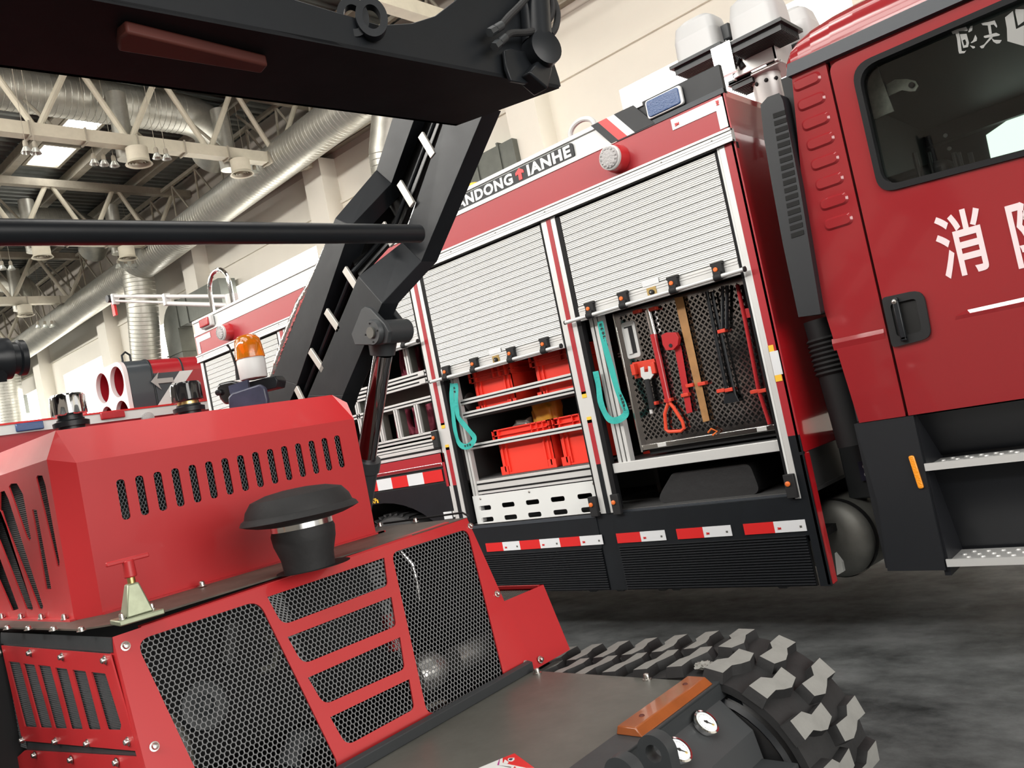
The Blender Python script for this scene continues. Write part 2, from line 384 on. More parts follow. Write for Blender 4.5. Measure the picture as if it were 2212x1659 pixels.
# hanging lamps and air outlets
def outlet(x, y):
    t = thing('air_outlet', (x, y, 7.55), '', 'air outlet', 'round air outlets')
    G().lathe([(.15, .32), (.19, .3), (.19, .06), (.22, .02), (.235, 0), (.20, .01), (.17, .05)], (x, y, 7.5), n=24, cap=False).out('collar', CREAM, t)
    g = G()
    for r_ in (.15, .10, .05): g.lathe([(r_, .03), (r_+.02, 0.0), (r_+.015, .035)], (x, y, 7.51), n=20, cap=False)
    g.out('diffuser_rings', CREAM2, t)
    G().cyl((x-.42, y, 7.75), (x-.42, y, 9.0), .17, n=20).out('drop_pipe', GALV, t)
    return t
for x, y, lab in ((-14.15, 7.13, 'round cream air outlet on the nearest truss chord, left of the pair'), (-14.15, 9.19, 'round cream air outlet on the nearest truss chord, closest to the far wall'),
                  (-20.1, 7.44, 'round cream air outlet on the second truss chord, left of the pair'), (-20.1, 9.4, 'round cream air outlet on the second truss chord, closest to the far wall'),
                  (-26.0, 8.9, 'round cream air outlet on the third truss chord under a short vertical duct')):
    outlet(x, y)['label'] = lab
def lamp3(x, pts, lab):
    p = None; n = len(pts); nm = {2: ('left ', 'right '), 3: ('leftmost ', 'middle ', 'rightmost ')}[n]
    for k, (a, b_) in enumerate(pts):
        q = onX(a, b_, x)
        if p is None:
            y, z = q.y, q.z; t = thing('bay_lamp', (x, y, z), nm[k]+lab, 'lamp', 'bell shaped bay lamps')
            G().lathe([(.03, .20), (.035, .10), (.055, .07), (.088, .0)], (x, y, z), n=18, cap=False).out('bell_shade', LAMPG, t)
            G().lathe([(.03, .2), (.04, .17), (.04, .1), (.02, .09)], (x, y, z), n=12).out('socket', CREAM2, t)
            G().cyl((x, y, z+.2), (x, y, 9.82), .005, n=6).out('hanging_rod', CREAM2, t)
            p = t
        else:
            c = cp(p); c.location = (x, q.y, z); c['label'] = nm[k]+lab
lamp3(-14.62, [(205, 355), (226, 356), (248, 358)], 'clear bell lamp of three under the nearest truss, left cluster')
lamp3(-14.62, [(518, 374), (535, 375), (552, 376)], 'clear bell lamp of three beside the outlet near the far wall')
lamp3(-13.9, [(58, 330), (76, 320)], 'of two bell lamps hanging beside the bright lower skylight')
lamp3(-13.95, [(340, 342), (360, 340)], 'of two small bell lamps hanging just behind the nearest truss chord')
lamp3(-21.0, [(257, 578), (273, 578), (289, 576)], 'clear bell lamp of three in front of the long duct, below the cross pipe')
lamp3(-21.0, [(6, 582), (25, 582)], 'clear bell lamp of two at left edge below the cross pipe')
lamp3(-26.9, [(83, 708), (98, 706), (113, 704)], 'small bell lamp of three above the far left wall duct')
# red banner on far wall
bn = thing('wall_sign', (-20.6, WY-.03, 5.2), 'narrow red sign with white characters hanging on far wall', 'sign')
p0 = onY(385, 745, WY-.05); p1 = onY(400, 778, WY-.05)
G().box(p0.x-.05, p0.x+.42, WY-.06, WY-.03, 4.3, p0.z).out('board', mat('sign red', (.62, .06, .07), .5), bn, smooth=False)
for k in range(4):
    q = G(); q.box(p0.x+.12, p0.x+.30, WY-.064, WY-.06, p0.z-.32-.26*k, p0.z-.12-.26*k); q.out('character_block', WH, bn, smooth=False)
q = G(); q.box(p0.x+.03, p0.x+.08, WY-.064, WY-.06, p0.z-1.1, p0.z-.12); q.out('small_print_line', WH, bn, smooth=False)

# ================================================================ the fire truck
TY = 4.3
def T(px, py, y=TY): p = onY(px, py, y); return p
ft = thing('fire_truck', (-3, TY, 0), 'long red and white fire truck with roller shutters half open and crew cab at right', 'fire truck')
def bx(name, m_, *a, parent=None, bev=0): return G().box(*a).out(name, m_, parent or ft, bev=bev, smooth=bool(bev))
X0, X1 = -8.03, -1.90
# shell
g = G(); g.box(X0, X1, TY+.02, 6.75, 2.88, 3.08); g.box(X0, X1, 6.7, 6.75, .4, 2.9); g.box(X0, X0+.03, TY+.02, 6.7, .4, 2.9); 
g.out('body_shell', TR, ft, smooth=False)
bx('body_floor', BKD, X0, X1-.03, TY+.05, 6.7, .62, .66)
G().box(X1-.03, X1, TY, 6.75, 1.10, 3.12).box(X1-.03, X1, TY, TY+.085, .385, 1.10).out('front_bulkhead', mat('bulkhead red gloss', (.50, .012, .018), .12, coat=.8), ft, bev=.008)
bx('roof_edge', WH, X0, -2.62, TY+.008, TY+.06, 3.10, 3.262, bev=.01)
bx('roof_edge_rail', ALU, X0, -2.40, TY-.004, TY+.02, 3.235, 3.262, bev=.003)
bx('roof_edge_lip', WHD, X0, -2.62, TY-.006, TY+.02, 3.10, 3.128)
bx('roof_edge_dark', CHAR, -2.62, X1, TY+.006, TY+.04, 3.10, 3.262)
bx('roof_edge_dark_lip', CHARL, -2.62, X1, TY-.006, TY+.02, 3.10, 3.128)
# slanted stripes on the roof edge
def zpoly(pts, y, name, m_, parent=None, th=.003): return G().prism([(a, y, b_) for a, b_ in pts], (0, th, 0)).out(name, m_, parent or ft, smooth=False)
def slant(x, w, m_, n): zpoly([(x, 3.262), (x+w, 3.262), (x+w+.115, 3.105), (x+.115, 3.105)], TY-.009, n, m_)
slant(-2.775, .055, CHAR, 'dark_stripe'); slant(-2.72, .065, RDR, 'red_stripe'); slant(-2.655, .055, WH, 'white_stripe'); slant(-2.60, .14, CHAR, 'dark_stripe')
bx('red_band', TR, X0, X1, TY, TY+.02, 2.90, 3.10)
bx('white_film_seam', WH, -6.01, -6.005, TY-.002, TY, 2.9, 3.1)
zpoly([(-2.005-.24, 3.085), (-1.915, 3.085), (-1.915, 2.915), (-1.965, 2.915), (-1.965, 3.022), (-2.245, 3.022)], TY-.004, 'corner_reflector', WHR)
zpoly([(X0+.02, 3.085), (X0+.32, 3.085), (X0+.32, 3.03), (X0+.08, 3.03), (X0+.08, 2.915), (X0+.02, 2.915)], TY-.004, 'corner_reflector', WHR)
def mark(x, z, s=.022, rot=False): text('3M', s, (x, TY-.0095, z), (0, 0, -1) if rot else (1, 0, 0), (1, 0, 0) if rot else (0, 0, 1), RDR, ft, 'tape_mark', bold=.001)
text('3M', .022, (-2.225, TY-.006, 3.038), (1, 0, 0), (0, 0, 1), RDR, ft, 'tape_mark', bold=.001)
text('3M', .022, (-1.955, TY-.006, 3.075), (0, 0, -1), (1, 0, 0), RDR, ft, 'tape_mark', bold=.001)
# lettering board
G().prism([(a, TY-.006, b_) for a, b_ in rnd([(-4.52, 3.13), (-2.94, 3.13), (-2.94, 3.222), (-4.52, 3.222)], .022)], (0, .01, 0)).out('name_board', CHAR, ft, smooth=False)
xq_ = lambda a, b_: onY(a, b_, TY-.008).x
text('SHANDONG', .098, (0, TY-.008, 3.143), (1, 0, 0), (0, 0, 1), WH, ft, 'name_lettering', bold=.0042, space=1.12, fit=(xq_(1106, 380)-.69, xq_(1106, 380)))
text('IANHE', .098, (0, TY-.008, 3.143), (1, 0, 0), (0, 0, 1), WH, ft, 'name_lettering', bold=.0042, space=1.12, fit=(xq_(1139, 370), xq_(1232, 325)))
axr_ = onY(1122, 372, TY-.009).x
zpoly([(axr_+a, b_) for a, b_ in [(-.016, 3.140), (.014, 3.140), (.014, 3.182), (.036, 3.176), (.036, 3.196), (.0, 3.219), (-.038, 3.196), (-.038, 3.176), (-.016, 3.182)]], TY-.009, 'red_arrow', RDR)
# gutter rail
g = G(); g.box(X0, X1, TY-.022, TY+.02, 2.825, 2.90); g.box(X0, X1, TY-.03, TY, 2.885, 2.90); g.box(X0, X1, TY-.027, TY, 2.825, 2.838)
rl = g.out('header_rail', ALU, ft, bev=.002)
for zz in (2.852, 2.866): bx('rail_groove', GRD, X0, X1, TY-.0235, TY-.021, zz, zz+.0015, parent=rl)
bolts([(x, TY-.022, 2.872) for x in (-2.02, -2.35, -2.8, -3.25, -3.7, -4.15, -4.4, -4.9, -5.5, -6.0, -6.46, -6.9, -7.4, -7.9)], (0, -1, 0), rl, r=.005, h=.004, name='screw', washer=False)
bx('header_shadow_gap', SEAL, X0, X1, TY+.012, TY+.04, 2.79, 2.826)
# posts between bays
def post(xa, xr0, xr1, xb, zb=.88, seal=True, zr=1.2):
    p = bx('bay_post', ALU, xa, xb, TY, TY+.05, zb, 2.826, bev=.003)
    bx('red_tape', TR, xr0, xr1, TY-.003, TY, 1.66, 2.82, parent=p); bx('red_tape', TR, xr0, xr1, TY-.003, TY, zr, 1.49, parent=p)
    if zr > zb: bx('black_tape', BK, xr0, xr1, TY-.003, TY, zb, zr, parent=p)
    bx('yellow_tape', YEL, xr0, xr1, TY-.003, TY, 1.635, 1.675, parent=p); bx('yellow_tape', YEL, xr0, xr1, TY-.003, TY, 1.47, 1.51, parent=p)
    return p
post(-3.315, -3.268, -3.233, -3.197); post(-4.675, -4.628, -4.590, -4.553)
post(-6.545, -6.50, -6.45, -6.405)
for x in (-3.197, -4.553, -6.405): bx('door_seal', SEAL, x, x+.035, TY+.004, TY+.05, .9, 2.82)
for x in (-3.328, -4.688, -6.56): bx('door_seal', SEAL, x, x+.012, TY+.004, TY+.05, .9, 2.82)
p = bx('bay_post', ALU, -2.0, -1.965, TY-.002, TY+.05, .86, 2.826, bev=.003)
bx('bay_post_inner', WH, -2.012, -2.0, TY, TY+.05, .86, 2.826)
bx('door_seal', SEAL, -2.03, -2.012, TY+.004, TY+.05, .9, 2.82)
bx('corner_skin', TR, -1.965, X1, TY, TY+.02, 1.2, 2.826)
bx('corner_skin_black', BK, -1.965, X1, TY, TY+.02, .385, 1.2)
bx('yellow_tape', YEL, -1.963, -1.935, TY-.004, TY, 1.665, 1.70); bx('white_tape', WHR, -1.963, -1.915, TY-.004, TY, 1.535, 1.665); bx('yellow_tape', YEL, -1.963, -1.925, TY-.004, TY, 1.50, 1.535)
bx('bay_post', ALU, X0+.02, X0+.07, TY-.002, TY+.05, .9, 2.826); bx('door_seal', SEAL, X0+.07, X0+.11, TY+.004, TY+.05, .9, 2.82)
# black lower side
bx('lower_side', BK, -4.55, -3.36, TY, TY+.03, .66, .885); bx('lower_side', BK, -3.228, -1.965, TY, TY+.03, .66, .875)
bx('lower_sill', CHARL, -4.55, -3.36, TY-.004, TY+.03, .862, .885); bx('lower_sill', CHARL, -3.19, -1.99, TY+.03, TY+.3, .865, .885)
bx('lower_post', BK, -3.36, -3.228, TY+.006, TY+.03, .385, .89)
def ribbed(xa, xb):
    g = G(); z = .665; prof = []
    while z > .39: prof += [(TY-.004, z), (TY-.004, z-.008), (TY+.004, z-.010), (TY+.004, z-.014)]; z -= .0155
    g.strip([(xa, a, b_) for a, b_ in prof], [(xb, a, b_) for a, b_ in prof]); g.box(xa, xb, TY+.004, TY+.03, .385, .666)
    g.out('ribbed_skirt', CHAR, ft, smooth=False)
ribbed(-4.75, -3.365); ribbed(-3.225, -1.985)
def tape(x0, x1, m_):
    bx('reflective_tape', m_, x0, x1, TY-.007, TY-.003, .686, .748)
    if m_ is WHR:
        text('3M', .017, (x0+.018, TY-.008, .703), (1, 0, 0), (0, 0, 1), RDR, ft, 'tape_mark', bold=.0008)
        bx('tape_stamp', GRY, x1-.035, x1-.022, TY-.008, TY-.007, .705, .717)
for a, c, m_ in ((-4.42, -4.24, WHR), (-4.24, -4.07, RDR), (-4.07, -3.882, WHR), (-3.882, -3.697, RDR), (-3.697, -3.517, WHR)): pass
for a, c, m_ in ((-4.42, -4.26, WHR), (-4.26, -4.09, RDR), (-4.09, -3.91, WHR), (-3.91, -3.72, RDR), (-3.72, -3.527, WHR), (-3.527, -3.527, RDR)):
    pass
xs_ = [onY(q, 1165, TY).x for q in (1048, 1084.7, 1122, 1166, 1209.5, 1254, 1302.6)]
for k in range(6): tape(xs_[k], xs_[k+1], RDR if k % 2 == 0 else WHR)
for a, b_, c in ((-3.224, -3.04, -2.859), (-2.777, -2.596, -2.414), (-2.334, -2.151, -1.97)): tape(a, b_, RDR); tape(b_, c, WHR)
# roller shutters
def shutter(xa, xb, ztop, zbar, lab_px, brk, key_px, barx=None, frame=True):
    s = None; prof = []; z = ztop; k = 0
    while z > zbar+.075:
        if k % 4 == 0: prof += [(TY+.012, z), (TY+.012, z-.002)]
        prof += [(TY+.001, z-.0035), (TY+.000, z-.0085)]; prof += [(TY+.004, z-.0095)]
        z -= .0115; k += 1
    g = G(); g.strip([(xa, a, b_) for a, b_ in prof], [(xb, a, b_) for a, b_ in prof])
    s = g.out('roller_shutter', SHU, ft, ang=20)
    g = G(); g.box(xa, xb, TY-.004, TY+.012, zbar-.015, zbar+.075)
    for zz in (zbar+.06, zbar+.045): g.box(xa, xb, TY-.007, TY, zz, zz+.006)
    g.out('bottom_rail', ALU, s, smooth=False)
    b0, b1 = barx or (xa-.07, xb+.06)
    g = G(); g.cyl((b0, TY-.045, zbar), (b1, TY-.045, zbar), .0125, n=14); g.out('lift_bar', ALU, s)
    G().cyl((b1, TY-.045, zbar), (b1+.01, TY-.045, zbar), .0155, n=14).cyl((b0-.008, TY-.045, zbar), (b0, TY-.045, zbar), .0135, n=14).out('bar_cap', BKD, s)
    for x in brk:
        g = G(); g.box(x-.032, x+.032, TY-.034, TY-.004, zbar+.012, zbar+.075); g.box(x-.04, x+.038, TY-.03, TY-.006, zbar+.068, zbar+.086)
        g.cyl((x-.02, TY-.045, zbar), (x+.026, TY-.045, zbar), .021, n=14); g.box(x-.02, x+.026, TY-.055, TY-.01, zbar, zbar+.03)
        bk = g.out('bar_bracket', BKD, s, bev=.003)
        G().lathe([(.013, 0), (.013, .006), (.009, .009)], (x-.008, TY-.034, zbar+.045), (0, -1, 0), 14).out('release_button', ORG, bk)
    if key_px:
        x = key_px
        pl = bx('lock_plate', GOLD, x-.032, x+.032, TY-.009, TY-.004, zbar+.0, zbar+.062, parent=s)
        g = G(); g.lathe([(.016, 0), (.016, .008), (.006, .012)], (x, TY-.009, zbar+.032), (0, -1, 0), 16); g.out('lock', BKD, pl)
        G().lathe([(.006, 0), (.005, .004)], (x, TY-.020, zbar+.032), (0, -1, 0), 10).out('keyhole', BOLT, pl)
        bx('label', WHR, x-.055, x+.06, TY-.0075, TY-.004, zbar+.075, zbar+.108, parent=s)
    return s
kx = [onY(a, b_, TY).x for a, b_ in ((1280, 670), (1352, 648), (1460, 615), (1556, 588), (1409, 628))]
sR = shutter(-3.155, -2.03, 2.81, 2.132, None, kx[:4], kx[4], (-3.245, -1.985))
kx = [onY(a, b_, TY).x for a, b_ in ((970, 808), (1030, 790), (1110, 768), (1182, 748), (1073, 776))]
sM = shutter(-4.512, -3.33, 2.81, 1.995, None, kx[:4], kx[4], (-4.60, -3.325))
kx = [onY(880, 738, TY).x, -5.2, -5.75, -6.1]
sL = shutter(-6.37, -4.69, 2.81, 2.322, None, kx, -5.5, (-6.4, -4.66))
shutter(X0+.11, -6.56, 2.81, 1.9, None, (-6.8, -7.7), None)
for xc, zz in ((-3.165, .87), (-3.345, .87), (-2.0, .87), (-4.70, 1.50)):
    sgn = 1 if xc in (-3.165, -4.70) else 1
    pd = G().box(xc-.03, xc+.03, TY-.03, TY-.003, zz, zz+.13).out('shutter_stop', BKD, ft, bev=.004)
    G().lathe([(.014, 0), (.014, .008), (.009, .011)], (xc-.008, TY-.03, zz+.08), (0, -1, 0), 14).out('release_button', ORG, pd)
# inside of the bays
g = G(); g.box(-8.0, -1.93, 5.35, 5.38, .9, 2.85); g.box(-8.0, -1.93, TY+.05, 5.38, .87, .89); g.box(-8.0, -1.93, TY+.05, 5.38, 2.83, 2.86)
for x in (-4.63, -6.48, -1.95): g.box(x-.012, x+.012, TY+.05, 5.38, .88, 2.84)
g.box(-3.28, -3.25, 4.95, 5.38, .88, 2.84); g.out('bay_lining', CRG, ft, smooth=False)
def rail(xa, xb, z, y=TY+.06, h=.032, n=1, name='shelf_rail', d=.03):
    g = G(); g.box(xa, xb, y, y+d, z, z+h); r_ = g.out(name, ALU, ft, bev=.002)
    q = G()
    for k in range(n): c = z+h*(k+.5)/n; q.box(xa, xb, y-.001, y+.002, c-h*.13/n, c+h*.13/n)
    q.out('slot_groove', SEAL, r_, smooth=False); return r_
for z in (1.775, 1.680, 1.437): rail(-4.5, -3.33, z, h=.040)
rail(-4.5, -3.33, 1.10, h=.10, n=2, d=.04)
bx('shelf', CRG, -4.6, -3.3, TY+.09, 5.3, 1.665, 1.68); bx('shelf', CRG, -4.6, -3.3, TY+.09, 5.3, 1.195, 1.21)
for x in (-4.49, -4.46): bx('inner_upright', ALU, x, x+.022, TY+.05, TY+.09, .9, 2.8)
for x in (-3.13, -3.095, -3.06): bx('inner_upright', ALU, x, x+.024, TY+.05, TY+.1, 1.18, 2.8)
# perforated white panel
slots = []
for cx, cz in [(onY(a, b_, TY+.05).x, onY(a, b_, TY+.05).z) for a, b_ in ((1048, 1097), (1098, 1090), (1150.5, 1084.5), (1205, 1078), (1263.5, 1071.5), (1053.5, 1122), (1103.5, 1117), (1155.5, 1111.5), (1211, 1106), (1272, 1100.5))]:
    slots.append(rnd([(cx-.062, cz-.017), (cx+.062, cz-.017), (cx+.062, cz+.017), (cx-.062, cz+.017)], .016))
plate([(-4.50, .885), (-3.33, .885), (-3.33, 1.095), (-4.50, 1.095)], slots, (0, TY+.05, 0), (1, 0, 0), (0, 0, 1), .004, 'slotted_panel', WH, ft)
bolts([(-4.42, TY+.047, 1.07), (-3.93, TY+.047, 1.075), (-3.36, TY+.047, 1.075)], (0, -1, 0), ft, r=.006, h=.004, name='screw')
# third bay framework
rail(-6.4, -4.69, 2.065, h=.045); rail(-6.4, -4.69, 2.005, h=.045); rail(-6.4, -4.69, 1.865, h=.042)
rail(-6.4, -4.69, 1.59, h=.045); rail(-6.4, -4.69, 1.53, h=.045); rail(-6.4, -4.69, 1.46, h=.065, y=TY+.03)
for x, a, c in ((-4.965, 2.11, 2.8), (-4.965, 1.63, 1.87), (-5.22, 1.63, 1.87), (-5.44, 1.63, 1.87), (-5.7, 1.63, 2.8)):
    for q in (0, .028): bx('inner_upright', ALU, x+q, x+q+.018, TY+.06, TY+.09, a, c)
    bx('upright_return', GRY, x+.046, x+.052, TY+.08, TY+.14, a, c)
for x, z in ((-4.80, 2.005), (-4.80, 2.065), (-4.77, 1.53), (-4.77, 1.59)):
    bx('hinge', ALU, x-.035, x+.035, TY+.052, TY+.06, z+.005, z+.04)
bx('shelf', CRG, -6.4, -4.65, TY+.09, 5.3, 1.60, 1.615); bx('shelf', CRG, -6.4, -4.65, TY+.09, 5.3, 2.07, 2.085); bx('shelf_back', GALV2, -6.4, -4.65, TY+.4, TY+.41, 1.86, 2.07)
# body below third bay, wheel arch
arc = [(-5.55-.86*math.cos(a), .52+.62*math.sin(a)) for a in np.linspace(.05, math.pi-.05, 22)]
arch = [(-7.99, .42), (-6.43, .42)]+arc+[(-4.68, .42), (-4.68, 1.23), (-7.99, 1.23)]
plate(arch, [], (0, TY+.012, 0), (1, 0, 0), (0, 0, 1), .02, 'wheel_arch_panel', BK, ft)
bx('arch_red_band', TR, -7.99, -4.675, TY, TY+.02, 1.385, 1.455); bx('arch_chrome_trim', CHR, -6.4, -4.70, TY-.01, TY+.01, 1.355, 1.385, bev=.003)
bx('red_side_strip', TR, -4.70, -4.66, TY, TY+.02, 1.2, 1.455)
xq = [-6.2, -5.95, -5.72, -5.52, -5.33, -5.13, -4.94, -4.72]
for k in range(7):
    bx('reflective_tape', WHR if k % 2 else RDR, xq[k], xq[k+1], TY-.004, TY, 1.245, 1.335)
bx('black_gap', BKD, -6.4, -4.68, TY+.005, TY+.02, 1.22, 1.36)
bx('data_plate', WHR, -4.79, -4.70, TY-.006, TY, .955, 1.01)
bx('small_clip', WHS, -4.685, -4.665, TY-.006, TY, .965, 1.01)
text('0KPa', .055, (-5.66, TY-.004, 1.15), (1, 0, 0), (0, 0, 1), YEL, ft, 'tyre_pressure_lettering', bold=.0015)
def wheel(x):
    w_ = G().lathe([(.30, 0), (.44, -.01), (.49, .01), (.515, .05), (.515, .23), (.49, .27), (.30, .28)], (x, TY+.06, .515), (0, 1, 0), 40).out('wheel', RUB, ft)
    G().lathe([(.30, .04), (.27, .09), (.12, .09), (.11, .0), (.05, -.01)], (x, TY+.06, .515), (0, 1, 0), 32).out('wheel_rim', GRD, w_)
    g = G()
    for k in range(44):
        a = k*2*math.pi/44; c, s_ = math.cos(a), math.sin(a)
        g.ob((x+c*.505-s_*.02, TY+.08, .515+s_*.505+c*.02), (-(-s_)*-.03, 0, -c*.03), (0, .24, 0), (c*.018, 0, s_*.018))
    g.out('tyre_tread', RUB, w_, smooth=False)
wheel(-5.5)
# chassis hints under the skirt
g = G(); g.box(-7.9, 1.2, 5.2, 5.35, .62, .86); g.box(-7.9, 1.2, 6.0, 6.15, .62, .86)
for x in (-4.6, -3.9, -3.3, -2.9, -2.2): g.box(x, x+.08, 4.8, 6.5, .50, .66)
g.out('chassis_frame', BKD, ft, smooth=False)
g = G()
for px in (1280, 1340, 1430, 1460, 1690): p = onZ(px, 1290, .36) if False else onY(px, 1285, 4.6); g.loft([(p.x-.06, 4.55, .40), (p.x+.06, 4.55, .40), (p.x+.06, 4.7, .40), (p.x-.06, 4.7, .40)], [(p.x, 4.58, .30), (p.x+.05, 4.58, .30), (p.x+.05, 4.64, .30), (p.x, 4.64, .30)])
g.out('underbody_brackets', GRD, ft, smooth=False)
G().tube([V((-3.28, 4.5, .40))+V((k*.012, 0, -.03*math.sin(k/14*math.pi))) for k in range(15)], .012).out('underbody_hose', BKD, ft)
# lamps on the upper body
def round_lamp(x, z):
    hs = G().lathe([(.085, 0), (.083, .03), (.075, .075)], (x+.02, TY, z), (0, -1, 0), 28).out('lamp_housing', mat('lamp housing red', (.50, .03, .035), .3, coat=.4), ft)
    G().lathe([(.074, 0), (.074, .02), (.068, .024)], (x+.02, TY-.072, z), (0, -1, 0), 28).out('lamp_ring', WHS, hs)
    g = G(); g.lathe([(.066, 0), (.064, .012), (.040, .017), (.001, .018)], (x+.02, TY-.093, z), (0, -1, 0), 28, fn=lambda i, k: 1-.04*(i % 2))
    for k in range(14): a = k*2*math.pi/14; g.lathe([(.010, 0), (.006, .008), (.001, .010)], (x+.02+.052*math.cos(a), TY-.104, z+.052*math.sin(a)), (0, -1, 0), 8)
    g.out('lamp_lens', LENSC, hs)
round_lamp(-2.66, 3.00); round_lamp(-7.37, 3.00)
mk = bx('marker_lamp', WHS, -7.80, -7.58, TY-.045, TY, 3.125, 3.235, bev=.012); bx('red_lens', LENSR, -7.79, -7.61, TY-.062, TY-.04, 3.14, 3.222, parent=mk, bev=.01)
bl = G().prism([(a, TY-.02, b_) for a, b_ in rnd([(-2.375, 3.135), (-2.135, 3.135), (-2.135, 3.245), (-2.375, 3.245)], .02)], (0, .02, 0)).out('blue_flasher', ALU, ft, bev=.003)
G().prism([(a, TY-.028, b_) for a, b_ in rnd([(-2.365, 3.142), (-2.15, 3.142), (-2.15, 3.238), (-2.365, 3.238)], .018)], (0, .012, 0)).out('blue_lens', LENSB, bl, bev=.004)
# roof fittings
def hoop(x, w, h, y, r, name, m_=CHR):
    pts = [V((x-w/2, y, 3.26))]+[V((x-w/2*math.cos(a), y, 3.26+h*.55+h*.45*math.sin(a))) for a in np.linspace(0, math.pi, 12)]+[V((x+w/2, y, 3.26))]
    G().tube(pts, r).out(name, m_, ft)
hoop(-7.55, .40, .42, TY+.10, .022, 'ladder_hoop'); hoop(-6.45, .22, .14, TY+.35, .012, 'roof_hoop'); hoop(-2.98, .20, .15, TY+.2, .018, 'roof_hoop', WHS)
# white folding crane jib on the roof, its tip hanging out behind the truck
jb = thing('roof_jib', (-7.2, 4.75, 3.27), 'slim white telescopic jib with red tip tag lying on the fire truck roof', 'crane')
a = onY(500, 640, 4.75); b_ = onY(243, 640, 4.75)
G().cyl((a.x, 4.75, 3.27), (a.x, 4.75, a.z+.02), .07, n=16).out('base_post', WHS, jb)
G().cyl(a, b_, .022, n=12).out('upper_tube', WHS, jb); G().cyl(a-V((0, 0, .10)), a.lerp(b_, .52)-V((0, 0, .085)), .026, n=12).cyl(a.lerp(b_, .5)-V((0, 0, .075)), b_-V((0, 0, .06)), .016, n=12).out('lower_tube', WHS, jb)
for q in (.5, .98): c = a.lerp(b_, q); G().box(c.x-.025, c.x+.025, 4.71, 4.79, c.z-.11, c.z+.03).out('clamp', ALU, jb, bev=.004)
G().lathe([(.05, -.05), (.05, .05)], b_-V((.06, 0, .02)), (0, 1, 0), 14).out('tip_joint', GRD, jb)
bx('red_tag', RDR, b_.x-.04, b_.x+.04, 4.73, 4.76, b_.z-.26, b_.z-.08, parent=jb)
# yellow fitting seen over roof by the boom
G().lathe([(.07, 0), (.07, .06), (.05, .10), (.0, .11)], (-4.05, TY+.25, 3.26), n=20).out('yellow_roof_cap', YEL, ft)
# light mast
px_, py_ = 1652, 165; MX = -1.95
ms = G().lathe([(.10, 0), (.10, .02), (.088, .03), (.088, .62), (.091, .63)], (MX, 5.05, 2.72), n=32).out('light_mast', ALU, ft)
bolts([(MX+.088*math.cos(a), 5.05+.088*math.sin(a), 3.30) for a in (-2.6, -1.9, -1.2, -.5)], (.2, -1, 0), ms, r=.009, h=.01, name='screw', material=BKD)
G().box(MX-.20, MX+.16, 4.93, 5.20, 3.35, 3.37).box(MX-.14, MX-.13, 4.9, 5.18, 3.36, 3.62).box(MX+.13, MX+.15, 4.9, 5.18, 3.36, 3.62).box(MX-.14, MX+.15, 4.9, 4.915, 3.37, 3.6).out('mast_bracket', ALU, ms, bev=.004)
G().lathe([(.05, -.19), (.05, .19)], (MX, 5.03, 3.56), (1, 0, 0), 16).out('mast_pivot', BKD, ms)
G().tube([(MX+.22, 5.1, 3.3), (MX+.27, 5.12, 3.15), (MX+.25, 5.1, 2.9)], .012).tube([(MX+.18, 5.1, 3.33), (MX+.24, 5.12, 3.2), (MX+.30, 5.1, 2.9)], .012).out('mast_cable', BKD, ms)
def head(c, w=.30, d=.25, h=.25, up=True):
    c = V(c); hd = None
    rr = [[(-w/2*s_, -d/2*s_), (w/2*s_, -d/2*s_), (w/2*s_, d/2*s_), (-w/2*s_, d/2*s_)] for s_ in (1, .97, .86, .62)]
    g = G(); L = []
    for q, zz in zip(rr, (0, h*.55, h*.88, h)):
        L.append([c+V((a, b_, zz)) for a, b_ in rnd(q, .06)])
    for A_, B_ in zip(L[:-1], L[1:]): g.loft(A_, B_)
    hd = g.out('lamp_head', mat('grey white lamp cover', (.50, .50, .50), .35), ms)
    g = G(); g.box(c.x-w/2-.03, c.x+w/2+.03, c.y-d/2-.03, c.y+d/2+.03, c.z-.02, c.z)
    for k in range(13): y = c.y-d/2+d*k/12; g.box(c.x-w/2-.01, c.x+w/2+.01, y-.004, y+.004, c.z-.06, c.z-.02)
    g.out('heat_sink', GRD, hd, smooth=False)
for q, yy in (((1525, 128), 4.92), ((1648, 80), 4.85), ((1722, 112), 5.35)):
    p = onY(q[0], q[1], yy); head((p.x, yy, p.z))
p = onY(1578, 188, 4.95); g = G(); g.box(p.x, p.x+.15, 4.93, 5.15, p.z, p.z+.03)
for k in range(8): g.box(p.x+.01, p.x+.15, 4.94+.026*k, 4.948+.026*k, p.z-.03, p.z)
g.out('folded_lamp', GRD, ms, smooth=False)
p = onY(1572, 92, 4.95); G().box(p.x-.09, p.x+.05, 4.9, 5.0, p.z, p.z+.10).out('mast_camera', GRD, ms, bev=.01)
a_ = onY(1565, 95, 4.9); b_ = onY(1600, 120, 4.9)
G().tube([a_, V(((a_.x+b_.x)/2, 4.85, b_.z-.1)), b_], .013).tube([a_+V((.03, .03, -.05)), b_-V((0, 0, .08))], .02).out('mast_wiring', BKD, ms)
p = onY(1555, 165, 4.55); G().box(p.x-.02, p.x+.10, 4.55, 4.58, 3.28, 3.46).out('mirror_flap', CHR, ft, smooth=False)

